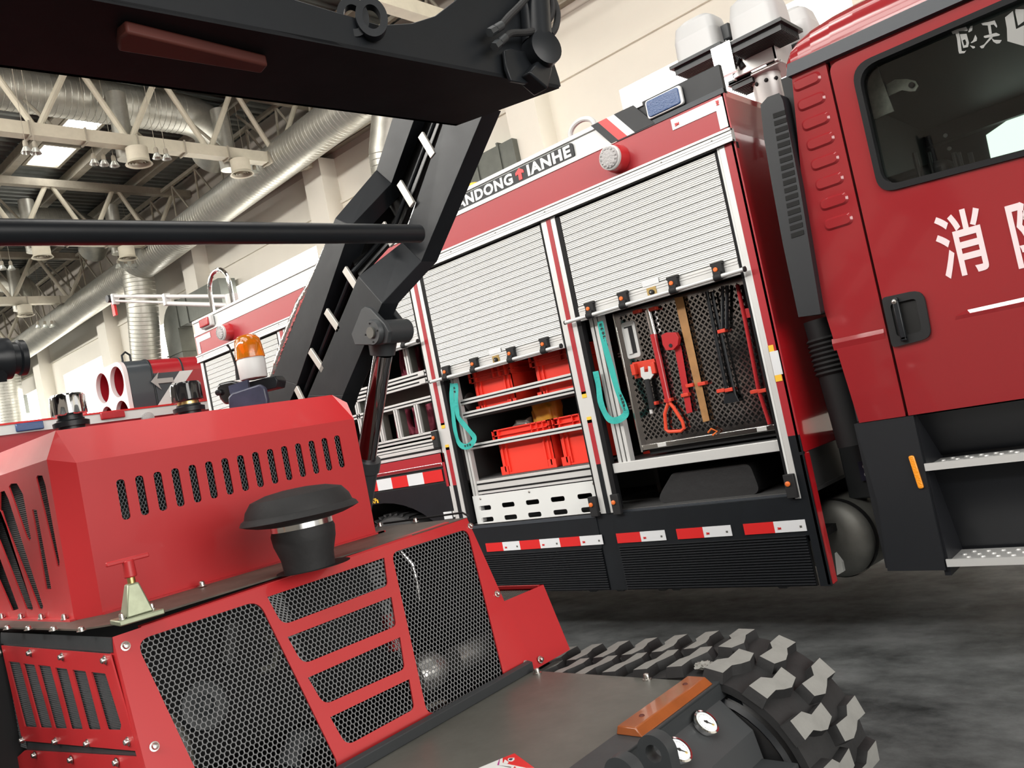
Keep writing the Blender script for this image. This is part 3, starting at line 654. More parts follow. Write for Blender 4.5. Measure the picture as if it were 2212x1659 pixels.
# ---------------------------------------------------------------- cab
CX = .45
def cabplate(pts, holes, th, name, m_, parent=ft, y=TY, bev=.006): return plate(pts, holes, (0, y, 0), (1, 0, 0), (0, 0, 1), th, name, m_, parent, bev)
cab = cabplate(rnd([(-1.575, 1.215), (-1.348, 1.215), (-1.350, 3.025), (-1.525, 3.03), (-1.61, 2.35), (-1.63, 1.9)], [.0, 0, 0, .02, .2, .2]), [], .05, 'cab_rear_panel', CR, y=TY+.02, bev=.012)
g = G()
for z in np.arange(2.20, 2.96, .105):
    pts = rnd([(-1.53, z), (-1.385, z), (-1.385, z+.062), (-1.53, z+.062)], .030, 6)
    g.loft([(a, TY-.006, b_) for a, b_ in pts], [((a+1.457)*.86-1.457, TY-.016, (b_-z-.031)*.7+z+.031) for a, b_ in pts])
g.out('pressed_ribs', CR, cab)
g = G(); g.box(-1.60, -1.5, TY+.04, 6.7, 1.22, 3.05); g.box(-1.5, -1.0, 6.6, 6.7, 1.22, 3.05); g.box(-1.0, CX, 6.6, 6.7, 1.22, 3.05); g.box(CX-.05, CX, TY+.06, 6.6, 1.22, 3.05); g.box(-1.5, CX, TY+.06, 6.6, 1.22, 1.27); g.box(-1.5, CX, TY+.06, 6.6, 3.02, 3.05); g.box(-1.5, CX, 6.5, 6.6, 2.9, 3.05); g.out('cab_inner_shell', INTR, ft, smooth=False)
win = rnd([(-1.237, 2.30), (.2, 2.205), (.2, 2.945), (-1.237, 2.945)], [.085, .05, .05, .10], 7)
doorp = rnd([(-1.335, 1.215), (.32, 1.215), (.32, 3.0), (-1.338, 3.0)], [0, 0, 0, .05])
dr_ = cabplate(doorp, [win], .05, 'cab_door', CR, y=TY+.02, bev=.012)
ins = lambda L, d: [(a+(d if a < -.5 else -d), b_+(d if b_ < 2.6 else -d)) for a, b_ in L]
cabplate(win, [ins(win, .028)], .07, 'window_rubber', SEAL, dr_, y=TY+.016, bev=.006)
cabplate(ins(win, .02), [], .005, 'window_glass', GLS, dr_, y=TY+.03, bev=0)
# press line under the window and at mid height
g = G()
for z, hh, d_ in ((1.62, .04, .007),):
    pr = [(-1.04, z), (-.98, z+hh), (.3, z+hh+.01), (.3, z-.02)]
    g.loft([(a, TY-.004, b_) for a, b_ in pr], [(a+.01, TY-.004-d_, b_*.0+z+hh*.5) for a, b_ in pr])
g.out('pressed_waist_line', CR, dr_)
g = G(); pr = [(-1.62, 1.60), (-1.36, 1.60), (-1.36, 1.66), (-1.62, 1.66)]; g.loft([(a, TY-.004, b_) for a, b_ in pr], [(a, TY-.010, 1.635) for a, b_ in pr]); g.out('pressed_waist_line', CR, cab)
# handle
hx, hz = -1.235, 1.675
pl = plate(rnd([(-1.334, 1.555), (-1.15, 1.565), (-1.14, 1.80), (-1.332, 1.805)], [.02, .05, .06, .02]), [rnd([(-1.30, 1.60), (-1.185, 1.605), (-1.18, 1.765), (-1.30, 1.765)], .02)], (0, TY-.012, 0), (1, 0, 0), (0, 0, 1), .02, 'door_handle', BKD, dr_, bev=.006)
bx('handle_recess', mat('recess black', (.004, .004, .004), .6), -1.31, -1.17, TY-.0065, TY-.004, 1.59, 1.775, parent=pl)
G().box(-1.283, -1.255, TY-.045, TY-.022, 1.58, 1.785).box(-1.283, -1.255, TY-.045, TY-.01, 1.575, 1.60).box(-1.283, -1.255, TY-.045, TY-.01, 1.765, 1.79).out('grip', BK, pl, bev=.006)
bolts([(-1.272, TY-.045, 1.772)], (0, -1, 0), pl, r=.008, h=.004, name='screw')
bx('door_seam_backing', BKD, -1.40, -1.30, TY+.048, TY+.06, 1.2, 3.05)  # black strip added to stop light showing through the door seam
# gutter and roof
gut = cabplate([(-1.545, 3.022), (.40, 3.0), (.40, 3.078), (-1.525, 3.084)], [], .06, 'gutter_strip', CHARL, y=TY-.002, bev=.01)
prof = [(TY-.02, 3.08), (TY-.012, 3.14), (TY+.005, 3.19), (TY+.04, 3.235), (TY+.12, 3.275), (TY+.4, 3.31), (TY+.9, 3.33)]
secs = []
for xx, k in ((-1.538, .0), (-1.530, .35), (-1.512, .58), (-1.47, .76), (-1.40, .89), (-1.30, .97), (-1.18, 1.0), (CX, 1.0)):
    secs.append([V((xx, y, 3.08+(z-3.08)*k)) for y, z in prof]+[V((xx, 6.6, 3.08+.22*k)), V((xx, 6.6, 3.06)), V((xx, TY-.02, 3.06))])
g = G()
for A_, B_ in zip(secs[:-1], secs[1:]): g.loft(A_, B_)
g.out('cab_roof', CR, ft, ang=60)
cabplate([(-1.335, 2.995), (.4, 2.995), (.4, 3.04), (-1.335, 3.04)], [], .03, 'door_header', CR, y=TY+.03)
# lettering on door
text('消', .315, (-1.045, TY-.0075, 1.845), (1, 0, 0), (0, 0, 1), mat('pale pink lettering', (.80, .62, .64), .4), dr_, 'door_lettering', bold=.005, sx=.68)
text('防', .315, (-.755, TY-.0075, 1.815), (1, 0, 0), (0, 0, 1), MC['pale pink lettering'], dr_, 'door_lettering', bold=.005, sx=.68)
# brushed marks on the side glass, traced stroke by stroke
def wz(L): return [onY(1980+a/9.534, 20+b_/9.534, TY+.024) for a, b_ in L]
MK = mat('silver window lettering', (.26, .26, .25), .5)
mp2 = G()
for L in ([(705, 435), (745, 435), (1020, 360), (1055, 430), (1040, 445), (865, 455), (900, 600), (930, 860), (985, 865), (1025, 845), (985, 905), (880, 915), (862, 860), (830, 600), (800, 500), (745, 512)],
          [(1060, 470), (1110, 350), (1155, 340), (1145, 440), (1085, 475)], [(1115, 690), (1165, 640), (1210, 525), (1245, 590), (1240, 650), (1130, 700)], [(1095, 745), (1200, 765), (1205, 795), (1160, 812)],
          [(1330, 290), (1480, 262), (1610, 228), (1660, 350), (1650, 385), (1590, 315), (1525, 325), (1550, 505), (1495, 515), (1465, 335), (1360, 330)],
          [(1385, 550), (1640, 485), (1720, 520), (1700, 545), (1420, 595), (1385, 580)], [(1500, 590), (1560, 560), (1570, 580), (1415, 740), (1380, 800), (1335, 808), (1300, 765), (1390, 725)],
          [(1540, 590), (1600, 630), (1755, 635), (1715, 700), (1650, 712), (1580, 670)], [(1820, 170), (1985, 35), (2050, 410), (2212, 330), (2212, 760), (1870, 660), (1860, 400)], [(2035, 0), (2212, 0), (2212, 250), (2090, 340), (2030, 60)]):
    mp2.prism(wz(L), (0, -.001, 0))
mp2.out('window_marking', MK, dr_, smooth=False)
bxp = [(890, 515), (1030, 505), (1080, 690), (1060, 780), (960, 800)]; inn = [(950, 640), (1000, 620), (1025, 680), (1020, 735), (980, 745)]
o3 = [uv(p, (0, 0, 0), (1, 0, 0), (0, 0, 1)) for p in wz(bxp)]; i3 = [uv(p, (0, 0, 0), (1, 0, 0), (0, 0, 1)) for p in wz(inn)]
plate(o3, [i3], (0, TY+.0235, 0), (1, 0, 0), (0, 0, 1), .001, 'window_marking', MK, dr_)
# what shows through the glass
bx('crew_seat', INTR, -1.42, -1.0, 4.7, 5.2, 1.4, 2.45, bev=.04); bx('crew_seat', INTR, -1.42, -1.05, 5.5, 6.1, 1.4, 2.5, bev=.04)
pp = [onY(a, b_, TY+.16) for a, b_ in ((1868, 152), (1892, 135), (1931, 240), (1888, 258), (1872, 190))]
G().prism(pp, (0, .01, 0)).out('silver_pillar_trim', mat('bare trim foil', (.75, .77, .68), .4, metal=.3, var=.4, vscale=14), ft, smooth=False)
pp = [onY(1840+a/5.027, 100+b_/5.027, TY+.2) for a, b_ in ((370, 420), (470, 360), (600, 355), (690, 375), (722, 430), (690, 485), (630, 490), (540, 475), (400, 540))]
bt = G().prism(pp, (0, .008, 0)).out('belt_anchor', MC['bare trim foil'], ft, smooth=False)
c_ = onY(1840+655/5.027, 100+425/5.027, TY+.2); G().lathe([(.014, 0), (.014, .012), (.006, .014)], c_, (0, -1, 0), 16).out('anchor_bolt', BKD, bt)
for q in ((1020, 970), (1062, 1112)):
    c_ = onY(1840+q[0]/5.027, 100+q[1]/5.027, TY+.35); G().lathe([(.010, 0), (.010, .006), (.004, .006)], c_, (0, -1, 0), 12).out('white_ring', WHS, ft)
g = G()
for q in (1975, 2005, 2060, 2070, 2095): c_ = onY(q, 330, TY+.4); g.cyl((c_.x, TY+.4, 1.9), (c_.x, TY+.4, c_.z), .012, n=10)
g.out('interior_tubes', GRD, ft)
g = G(); p = [onY(a, b_, 6.55) for a, b_ in ((2130, 292), (2212, 235), (2350, 200), (2330, 300), (2141, 345))]
G().prism(p, (0, .02, 0)).out('far_side_window', mat('daylit far cab window', (.72, .95, .80), .5, emit=1.3, ecol=(.80, .97, .84)), ft, smooth=False)
# lower cab: charcoal panel, step wells, steps
cabplate([(-1.60, 1.212), (-1.315, 1.212), (-1.325, .45), (-1.60, .455), (-1.575, .80)], [], .04, 'rear_mudguard_panel', CHAR, y=TY+.02, bev=.008)
G().box(-1.62, -1.58, TY+.04, TY+.6, .46, 1.21).out('mudguard_side', CHAR, ft, smooth=False)
g = G(); g.box(-1.33, CX, TY+.30, TY+.33, .40, 1.21); g.box(-1.34, -1.31, TY+.02, TY+.33, .42, 1.21)
g.loft([(-1.32, TY+.04, 1.205), (CX, TY+.04, 1.205), (CX, TY+.07, 1.205), (-1.32, TY+.07, 1.205)], [(-1.32, TY+.28, .97), (CX, TY+.28, .97), (CX, TY+.31, .97), (-1.32, TY+.31, .97)])
g.loft([(-1.32, TY+.10, .93), (CX, TY+.10, .93), (CX, TY+.13, .93), (-1.32, TY+.13, .93)], [(-1.32, TY+.28, .48), (CX, TY+.28, .48), (CX, TY+.31, .48), (-1.32, TY+.31, .48)])
g.out('step_well', mat('step well black', (.012, .013, .016), .4), ft, smooth=False)
for z in (.945, .475):
    g = G().box(-1.315, CX, TY+.0, TY+.26, z-.005, z+.012).box(-1.315, CX, TY-.005, TY+.006, z-.008, z+.028)
    for i in range(24):
        for j in range(4): g.lathe([(.013, 0), (.010, .006), (.004, .006)], (-1.27+i*.065+(j % 2)*.03, TY+.04+j*.055, z+.012), n=10)
    g.out('cab_step', ALU, ft)
G().prism([(a, TY-.012, b_) for a, b_ in rnd([(-1.378, 1.02), (-1.352, 1.02), (-1.338, .855), (-1.364, .855)], .012)], (0, .014, 0)).out('amber_side_marker', mat('amber side marker', (.95, .33, .02), .25, coat=.5, bump=.5, bscale=120), ft, bev=.004)
# intake snorkel behind the cab
SY = TY+.02
def sz(L): return [(onY(a, b_, SY).x, onY(a, b_, SY).z) for a, b_ in L]
o_ = sz([(1657, 232), (1672, 215), (1697, 206), (1705, 222), (1740, 400), (1786, 677), (1738, 684), (1705, 530), (1681, 400), (1664, 300)])
zs = np.linspace(2.93, 2.33, 15); hol = []
def xat(z): return -1.755-.03*(2.95-z)/.6*2.2
for z in zs[:-1]:
    pass
A0 = V(onY(1664, 250, SY)); 
sn = plate(o_, [], (0, SY, 0), (1, 0, 0), (0, 0, 1), .16, 'air_intake_snorkel', CHAR, ft, bev=.015)
g = G(); g2 = G()
for k in range(17):
    f = k/16; py = 246+f*(505-246); xl = 1669+f*(1708-1669); xr = 1695+f*(1735-1695)
    a_, b_, c_, d_ = [onY(*q, SY-.083) for q in ((xl, py), (xr, py-9), (xr+1.5, py+1), (xl+1.5, py+10))]
    g.loft([a_, b_, c_, d_], [p+V((0, .006, 0)) for p in (a_, b_, c_, d_)])
g.out('intake_slots', mat('slot black', (.003, .003, .003), .8), sn, smooth=False)
g = G(); a_ = onY(1770, 690, 4.55); b_ = onY(1845, 960, 4.55); c_ = onY(1835, 1010, 4.6)
g.cyl(a_, b_, .085, n=20); hb = g.out('intake_pipe', BKD, ft)
g = G(); d_ = (b_-a_).normalized()
for k in range(8): g.lathe([(.088, 0), (.10, .012), (.088, .024)], a_+d_*(.10+.026*k), d_, 20, cap=False)
g.out('bellows', RUB, hb)
# exhaust / tank behind front corner of body
p = onY(1797, 1168, 4.62)
tk = G().lathe([(.0, -.03), (.12, -.025), (.19, .0), (.215, .03), (.22, .05), (.22, 1.3)], (p.x, 4.62, p.z), (.10, 1, .0), 40).out('air_tank', mat('brushed tank steel', (.26, .26, .24), .5, metal=.5, var=.3, vscale=3), ft)
G().lathe([(.2255, .055), (.2265, .075), (.2255, .095)], (p.x, 4.62, p.z), (.10, 1, .0), 40, cap=False).out('tank_strap', BKD, tk)
G().prism([onY(a, b_, 4.50) for a, b_ in ((1803, 1195), (1818, 1215), (1822, 1235), (1808, 1243))], (0, .03, 0)).out('tank_label', WHD, tk, smooth=False)
p = onY(1860, 1005, 4.75); q = onY(1895, 1035, 4.75)
G().box(p.x-.12, q.x+.1, 4.78, 4.9, .75, 1.15).out('valve_block', GRD, ft, bev=.01)
pl = G().box(p.x-.02, q.x+.05, 4.76, 4.775, p.z-.09, p.z+.02).out('pictogram_plate', mat('navy plate', (.03, .03, .06), .4), ft, smooth=False)
g = G()
for i in range(3):
    for j in range(2): g.lathe([(.012, 0), (.012, .002), (.008, .002), (.008, 0)], (p.x+.015+.045*i, 4.758, p.z-.01-.045*j), (0, -1, 0), 12, cap=False)
g.out('pictograms', WHS, pl)

# ================================================================ things stowed in the bays
def crate(x0, x1, y0, y1, z0, z1, lab, grp='red stacking crates'):
    t = thing('storage_crate', ((x0+x1)/2, (y0+y1)/2, z0), lab, 'crate', grp)
    w = .022; g = G(); zr = z1-.085
    for a in ((x0+w, x1-w, y0+w, y0+w+.006), (x0+w, x1-w, y1-w-.006, y1-w), (x0+w, x0+w+.006, y0+w, y1-w), (x1-w-.006, x1-w, y0+w, y1-w)): g.box(*a, z0, z1)
    g.box(x0+w, x1-w, y0+w, y1-w, z0, z0+.008); g.out('crate_body', CRT, t, smooth=False)
    g = G()
    for a in ((x0, x1, y0, y0+w), (x0, x1, y1-w, y1), (x0, x0+w, y0, y1), (x1-w, x1, y0, y1)): g.box(*a, z1-.008, z1); g.box(*a, zr, zr+.006); g.box(*a, zr+.038, zr+.043)
    n = max(3, int((x1-x0)/.055))
    for i in range(n+1):
        if i in (0, 1, n-1, n, n-3, n-2): x = x0+(x1-x0-.006)*i/n; g.box(x, x+.006, y0, y0+w, zr, z1)
    g.out('crate_rim', CRT, t, smooth=False)
    g = G()
    for x in (x0+w+.03, x0+w+.07, x1-w-.075, x1-w-.035): g.box(x, x+.012, y0+w-.012, y0+w, z0+.02, zr)
    for x in (x0+w-.01, x1-w-.06): g.box(x, x+.07, y0+w-.012, y0+w, z0, z0+.06)
    g.box(x0+w, x1-w, y0+w-.006, y0+w, z0, z0+.012)
    g.out('crate_ribs', CRT, t, smooth=False); return t
YC = TY+.11
crate(-4.235, -3.685, YC, YC+.40, 1.212, 1.545, 'red ribbed crate on the lower shelf, left of two, in the middle bay')
crate(-3.655, -3.295, YC, YC+.40, 1.212, 1.545, 'red ribbed crate on the lower shelf of middle bay, cut off by the bay post')
crate(-4.36, -3.93, YC, YC+.40, 1.682, 2.0, 'darker red crate on the upper shelf of the middle bay, left, under the shutter')
crate(-3.75, -3.30, YC, YC+.40, 1.682, 2.0, 'darker red crate on the upper shelf of the middle bay, right, under the shutter')
bx('shelf', CRG, -3.24, -1.96, TY+.03, 5.3, 1.175, 1.185)
bx('shelf_front', STL if False else ALU, -3.16, -2.01, TY+.02, TY+.06, 1.125, 1.187, bev=.003)
YD = 4.72
crate(-3.20, -2.99, YD, YD+.35, 1.187, 1.44, 'red crate standing low behind the teal strap, left of the tool board', 'red crates behind the strap')
crate(-3.21, -3.03, YD+.02, YD+.37, 1.55, 1.80, 'red crate half way up behind the teal strap beside the tool board', 'red crates behind the strap')
crate(-3.21, -3.03, YD+.02, YD+.37, 1.93, 2.12, 'red crate at the top behind the teal strap, under the raised shutter', 'red crates behind the strap')
rail(-3.2, -2.98, 1.50, y=YD-.03, h=.03, d=.03); rail(-3.2, -2.98, 1.86, y=YD-.03, h=.03, d=.03)
bx('shelf', CRG, -3.23, -2.98, YD, 5.3, 1.535, 1.547); bx('shelf', CRG, -3.23, -2.98, YD, 5.3, 1.90, 1.915)
def blob(name, c, s, m_, lab, cat, seed=1, flat=.0):
    bm = bmesh.new(); bmesh.ops.create_icosphere(bm, subdivisions=4, radius=1)
    rs = random.Random(seed); ph = [rs.uniform(0, 6) for _ in range(6)]
    for v in bm.verts:
        p = v.co; d = 1+.10*math.sin(4*p.x+ph[0])*math.sin(5*p.z+ph[1])+.07*math.sin(9*p.x+ph[2]+3*p.z)+.05*math.sin(13*p.z+ph[3])
        q = V([math.copysign(abs(k)**.6, k) for k in p])*d; v.co = V((q.x*s[0], q.y*s[1], q.z*s[2]))
    me = bpy.data.meshes.new(name); bm.to_mesh(me); bm.free()
    o = link(me, name, m_, None, V(c)); tag(o, lab, cat); return o
blob('plastic_bag', (-3.06, YD+.15, 1.475), (.09, .12, .06), YB, 'crumpled yellowish plastic bag on the low crate behind the teal strap', 'bag', 2)
p = onY(1182, 885, YC+.2); blob('yellow_sack', (p.x, YC+.2, p.z-.04), (.12, .07, .14), YB, 'yellow sack standing in the left lower crate of the middle bay', 'sack', 5)
p = onY(1140, 910, YC+.2); blob('clear_bag', (p.x-.02, YC+.2, p.z-.05), (.10, .07, .08), mat('clear plastic bag', (.25, .22, .20), .2, trans=.4), 'clear plastic bag beside the yellow sack in the middle bay crate', 'bag', 8)
p = onY(995, 862, TY+.3); g = G().cyl((p.x-.12, TY+.35, 1.80), (p.x+.06, TY+.35, 1.80), .075, n=20); tag(g.out('paper_roll', WHS), 'white roll lying on the upper shelf behind the teal strap', 'roll')
# maroon garments hanging in the third bay
def garment(x, z0, z1, w, lab, seed):
    bm = bmesh.new(); bmesh.ops.create_grid(bm, x_segments=14, y_segments=12, size=.5)
    rs = random.Random(seed); f = rs.uniform(0, 5)
    for v in bm.verts:
        u, t_ = v.co.x, v.co.y; v.co = V((u*w*(1-.15*t_), -.05*math.cos(u*math.pi)+.02*math.sin(u*22+f+t_*3), t_*(z1-z0)))
    me = bpy.data.meshes.new('garment'); bm.to_mesh(me); bm.free()
    o = link(me, 'hanging_garment', MAR, None, V((x, TY+.26, (z0+z1)/2))); s_ = o.modifiers.new('thick', 'SOLIDIFY'); s_.thickness = .04
    tag(o, lab, 'garment', 'maroon garments in the third bay')
garment(-4.83, 1.64, 1.86, .17, 'maroon folded garment in the third bay, lower row, next to the bay post', 1)
garment(-5.10, 1.64, 1.86, .21, 'maroon folded garment in the third bay, lower row, between the two uprights', 2)
garment(-5.35, 1.64, 1.86, .19, 'maroon folded garment in the third bay, lower row, beside the chrome piston rod', 3)
garment(-4.80, 2.12, 2.34, .20, 'maroon folded garment in the third bay, upper row, next to the bay post', 4)
garment(-5.12, 2.12, 2.34, .24, 'maroon folded garment in the third bay, upper row, left of the upright', 5)
# black rubber bag or hose pack in the low right bay
o = G().loft([V((a, TY+.12, b_)) for a, b_ in rnd([(-2.98, .89), (-2.25, .89), (-2.28, 1.07), (-2.8, 1.07)], .05)], [V((a, TY+.7, b_)) for a, b_ in rnd([(-2.98, .89), (-2.25, .89), (-2.28, 1.07), (-2.8, 1.07)], .05)]).out('equipment_bag', mat('black vinyl', (.016, .016, .017), .5, bump=.2, bscale=20))
tag(o, 'black flat-topped bag lying in the dark low bay under the tool board', 'bag')
# tool board
BY = TY+.14
bl_, br_ = -2.975, -2.075; bz0, bz1 = 1.245, 2.12
holes_ = []
def quat(cx, cz, s=.0095):
    L = []
    for k in range(4):
        a = k*math.pi/2; c, s_ = math.cos(a), math.sin(a)
        for (u, v) in ((s*1.15, -s*.45), (s*1.15, s*.45), (s*.45, s*.45)): L.append((cx+u*c-v*s_, cz+u*s_+v*c))
    return L
row = 0; z = bz0+.06
while z < bz1-.02:
    x = bl_+.03+(row % 2)*.0185
    while x < br_-.02:
        inh = (x < -2.835 and 1.80 < z < 2.06)
        if not inh: holes_.append(quat(x, z))
        x += .037
    z += .0185*1.05; row += 1
MIR = mat('bright perforated steel', (.40, .385, .39), .14, metal=1., bump=.12, bscale=9)
tb = plate([(bl_, bz0), (br_, bz0), (br_, bz1), (bl_, bz1)], holes_, (0, BY, 0), (1, 0, 0), (0, 0, 1), .002, 'tool_board', MIR, ft)
g = G(); g.box(bl_-.012, bl_, BY-.03, BY+.3, bz0-.02, bz1); g.box(bl_, br_, BY-.02, BY, bz0-.01, bz0+.022); g.out('board_frame', STL, tb, bev=.002)
for x in (-2.83, -2.16): bx('board_tab', ALU, x-.03, x+.03, BY-.024, BY-.02, bz0-.004, bz0+.02, parent=tb)
bx('board_slide', BKD, bl_+.02, br_-.02, BY+.02, BY+.3, bz0-.045, bz0-.012, parent=tb)
bx('board_back_dark', BKD, bl_, br_, BY+.14, BY+.145, bz0, bz1, parent=tb)
G().prism([(a, BY-.008, b_) for a, b_ in rnd([(-2.955, 1.815), (-2.855, 1.815), (-2.855, 2.05), (-2.955, 2.05)], .02)], (0, .008, 0)).out('flush_pull', ALU, tb, bev=.003)
bx('pull_recess', BKD, -2.935, -2.875, BY-.0095, BY-.008, 1.845, 2.02, parent=tb); bx('pull_flap', ALU, -2.935, -2.905, BY-.016, BY-.0095, 1.845, 2.01, parent=tb)
for px, py in ((1228, 900), (1300, 1000)): pass
Z2 = lambda a, b_, y=BY-.03: onY(1220+a/2.676, 520+b_/2.676, y)
def tool(name, lab, cat, m_, parts, y=BY-.03):
    t = None
    for k, (nm, mm, gg) in enumerate(parts):
        if t is None: p = V(gg.v[0]); t = thing(name, p, lab, cat, 'rescue tools on the perforated board')
        gg.out(nm, mm, t, bev=.0015 if nm not in ('shaft',) else 0)
    return t
def clip(a, b_, w=.05):
    p = Z2(a, b_, BY-.01); bx('tool_clip', RTC, p.x-w/2, p.x+w/2, BY-.045, BY-.004, p.z-.010, p.z+.012, parent=tb, bev=.003)
RTC = mat('red tool clip', (.62, .05, .025), .4); RTL = mat('red tool paint', (.42, .02, .025), .3, coat=.4); ORD = mat('orange red grip', (.72, .07, .03), .4)
# shovel hanging upside down
g1 = G().cyl(Z2(480, 400), Z2(515, 545), .020, n=14); g2 = G().cyl(Z2(512, 540), Z2(600, 935), .022, .019, n=14)
c0 = [Z2(*q) for q in ((600, 930), (578, 1000), (585, 1092), (600, 1104), (672, 1100), (690, 1085), (680, 1045), (630, 965), (600, 930))]
tool('shovel', 'red shafted shovel hanging upside down with an orange D-shaped grip', 'shovel', None, [('shaft', RTL, g2), ('socket', STL, g1), ('grip', ORD, G().tube(c0, .011, 10, cap=False))])
# hydrant wrench
hd = [Z2(*q) for q in ((572, 545), (600, 530), (655, 528), (672, 560), (668, 600), (640, 630), (600, 632), (580, 600))]
tool('hydrant_wrench', 'red cast hydrant wrench with square socket head on the tool board', 'wrench', None,
     [('head', RTL, G().prism(hd, (0, -.03, 0))), ('shaft', RTL, G().loft([Z2(632, 610), Z2(672, 605), Z2(672, 605, BY-.01), Z2(632, 610, BY-.01)], [Z2(705, 1000), Z2(738, 990), Z2(738, 990, BY-.01), Z2(705, 1000, BY-.01)])),
      ('socket_hole', BKD, G().lathe([(.013, 0), (.013, .003)], Z2(612, 606, BY-.061), (0, -1, 0), 6))])
# wooden handle
tool('wooden_handle', 'plain light wooden tool handle standing in the middle of tool board', 'handle', WOOD,
     [('handle', WOOD, G().loft([Z2(632, 330), Z2(682, 322), Z2(682, 322, BY-.008), Z2(632, 330, BY-.008)], [Z2(800, 1050), Z2(838, 1040), Z2(838, 1040, BY-.008), Z2(800, 1050, BY-.008)]))])
tool('pry_bar', 'long black pry bar hanging on the tool board right of the wooden handle', 'pry bar', BK,
     [('shaft', BK, G().cyl(Z2(820, 295), Z2(938, 880), .011, n=12)), ('claw', BK, G().loft([Z2(925, 860), Z2(958, 855), Z2(958, 855, BY-.01), Z2(925, 860, BY-.01)], [Z2(918, 945), Z2(1000, 930), Z2(1000, 930, BY-.02), Z2(918, 945, BY-.02)]))])
tool('crowbar', 'thin black crowbar parallel to and right beside the long pry bar', 'crowbar', BK,
     [('shaft', BK, G().tube([Z2(852, 300), Z2(955, 760), Z2(985, 890), Z2(1005, 930)], .008))])
tool('bolt_cutter', 'short black twin-handled cutter hanging at the top right of the tool board', 'cutter', BK,
     [('handle', BK, G().cyl(Z2(912, 262), Z2(912, 515), .010, n=10)), ('handle', BK, G().cyl(Z2(938, 258), Z2(935, 510), .010, n=10))])
tool('halligan_bar', 'dark red bar hanging at the right edge of the tool board', 'bar', RTL,
     [('shaft', RTL, G().tube([Z2(998, 255), Z2(1045, 470), Z2(1120, 860), Z2(1185, 1060)], .012)), ('collar', RTL, G().loft([Z2(1028, 395), Z2(1090, 385), Z2(1090, 385, BY-.01), Z2(1028, 395, BY-.01)], [Z2(1036, 450), Z2(1098, 440), Z2(1098, 440, BY-.01), Z2(1036, 450, BY-.01)]))])
# hook spanner with white jaw
wj = [Z2(*q, BY-.045) for q in ((435, 735), (455, 728), (458, 760), (482, 758), (480, 725), (510, 730), (512, 775), (495, 800), (460, 805), (440, 785))]
tool('spanner', 'spanner with white open jaw and black grip on the tool board', 'spanner', None, [('jaw', WHS, G().prism(wj, (0, .01, 0))), ('grip', BKD, G().cyl(Z2(475, 800, BY-.04), Z2(508, 970, BY-.04), .018, .021, n=14)), ('tip', WHS, G().cyl(Z2(497, 975, BY-.04), Z2(502, 1000, BY-.04), .010, n=12))])
bk = [Z2(*q, BY-.01) for q in ((388, 705), (515, 682), (545, 765), (405, 800))]
hb = G().prism(bk, (0, .008, 0)).out('tool_bracket', RTC, tb, bev=.002)
for q in ((405, 700), (520, 690)):
    p = Z2(q[0], q[1]+30, BY-.02); G().box(p.x-.014, p.x+.014, BY-.05, BY-.004, p.z-.05, p.z+.02).out('bracket_jaw', RTC, tb, bev=.003)
for a, b_ in ((525, 940), (610, 920), (708, 890), (735, 835), (805, 825), (920, 522), (915, 865), (962, 860), (1110, 870), (1155, 865), (428, 410), (520, 395)): clip(a, b_)
p = Z2(855, 1105); G().tube([p+V((-.03, 0, 0)), p+V((0, -.01, .02)), p+V((.03, 0, .0)), p+V((0, -.01, -.02))], .006).out('orange_tie', ORG, tb)
# teal pull straps
def strap(L, lab_txt, parent, y=TY+.01, w=.043):
    pts = [onY(a, b_, y) for a, b_ in L]; A = []; B = []
    for k, p in enumerate(pts):
        d = (pts[min(k+1, len(pts)-1)]-pts[max(0, k-1)]); d.y = 0; d.normalize(); n = V((-d.z, 0, d.x))
        A.append(p+n*w/2+V((0, .004*math.sin(k*.9), 0))); B.append(p-n*w/2)
    o = G().strip(A, B, (0, -.0015, 0)).out('pull_strap', TEAL, parent, smooth=False)
    return o, pts
# smooth a pixel polyline
def smooth(L, n=4):
    out = []
    for i in range(len(L)-1):
        p0 = V((*L[max(i-1, 0)], 0)); p1 = V((*L[i], 0)); p2 = V((*L[i+1], 0)); p3 = V((*L[min(i+2, len(L)-1)], 0))
        for k in range(n):
            t = k/n; q = .5*((2*p1)+(p2-p0)*t+(2*p0-5*p1+4*p2-p3)*t*t+(3*p1-p0-3*p2+p3)*t**3); out.append((q.x, q.y))
    return out+[L[-1]]
R1 = smooth([(1296, 694), (1303, 730), (1316, 780), (1333, 838), (1345, 870), (1352, 885), (1350, 897), (1338, 906), (1322, 908), (1308, 895), (1298, 868), (1292, 830), (1287, 802)])
o1, pp_ = strap(R1, '', sR)
def strap_text(txt, pts, size, par, y):
    for ch, (a, b_) in zip(txt, pts):
        p = onY(a, b_, y); text(ch, size, (p.x-size*.5, y, p.z-size*.4), (1, 0, .0), (0, 0, 1), INK, par, 'strap_lettering', bold=.0008)
strap_text('装备有限公司', [(1297.5+k*2.6, 702+k*8.6) for k in range(6)], .021, o1, TY+.0075)
strap_text('山东省天河消防', [(1336+k*2.3, 840+k*7.2) for k in range(7)], .019, o1, TY+.0075)
R2 = smooth([(984, 828), (986, 850), (986, 880), (991, 902), (1003, 918), (1018, 935), (1025, 948), (1018, 960), (1004, 965), (990, 955), (983, 930), (978, 890), (976, 850), (976, 828)])
o2, pp_ = strap(R2, '', sM)
strap_text('公司', [(981, 838), (982, 846)], .018, o2, TY+.0075)
strap_text('天河消防', [(999+k*5.5, 965-k*1.5) for k in range(4)], .016, o2, TY+.0075)

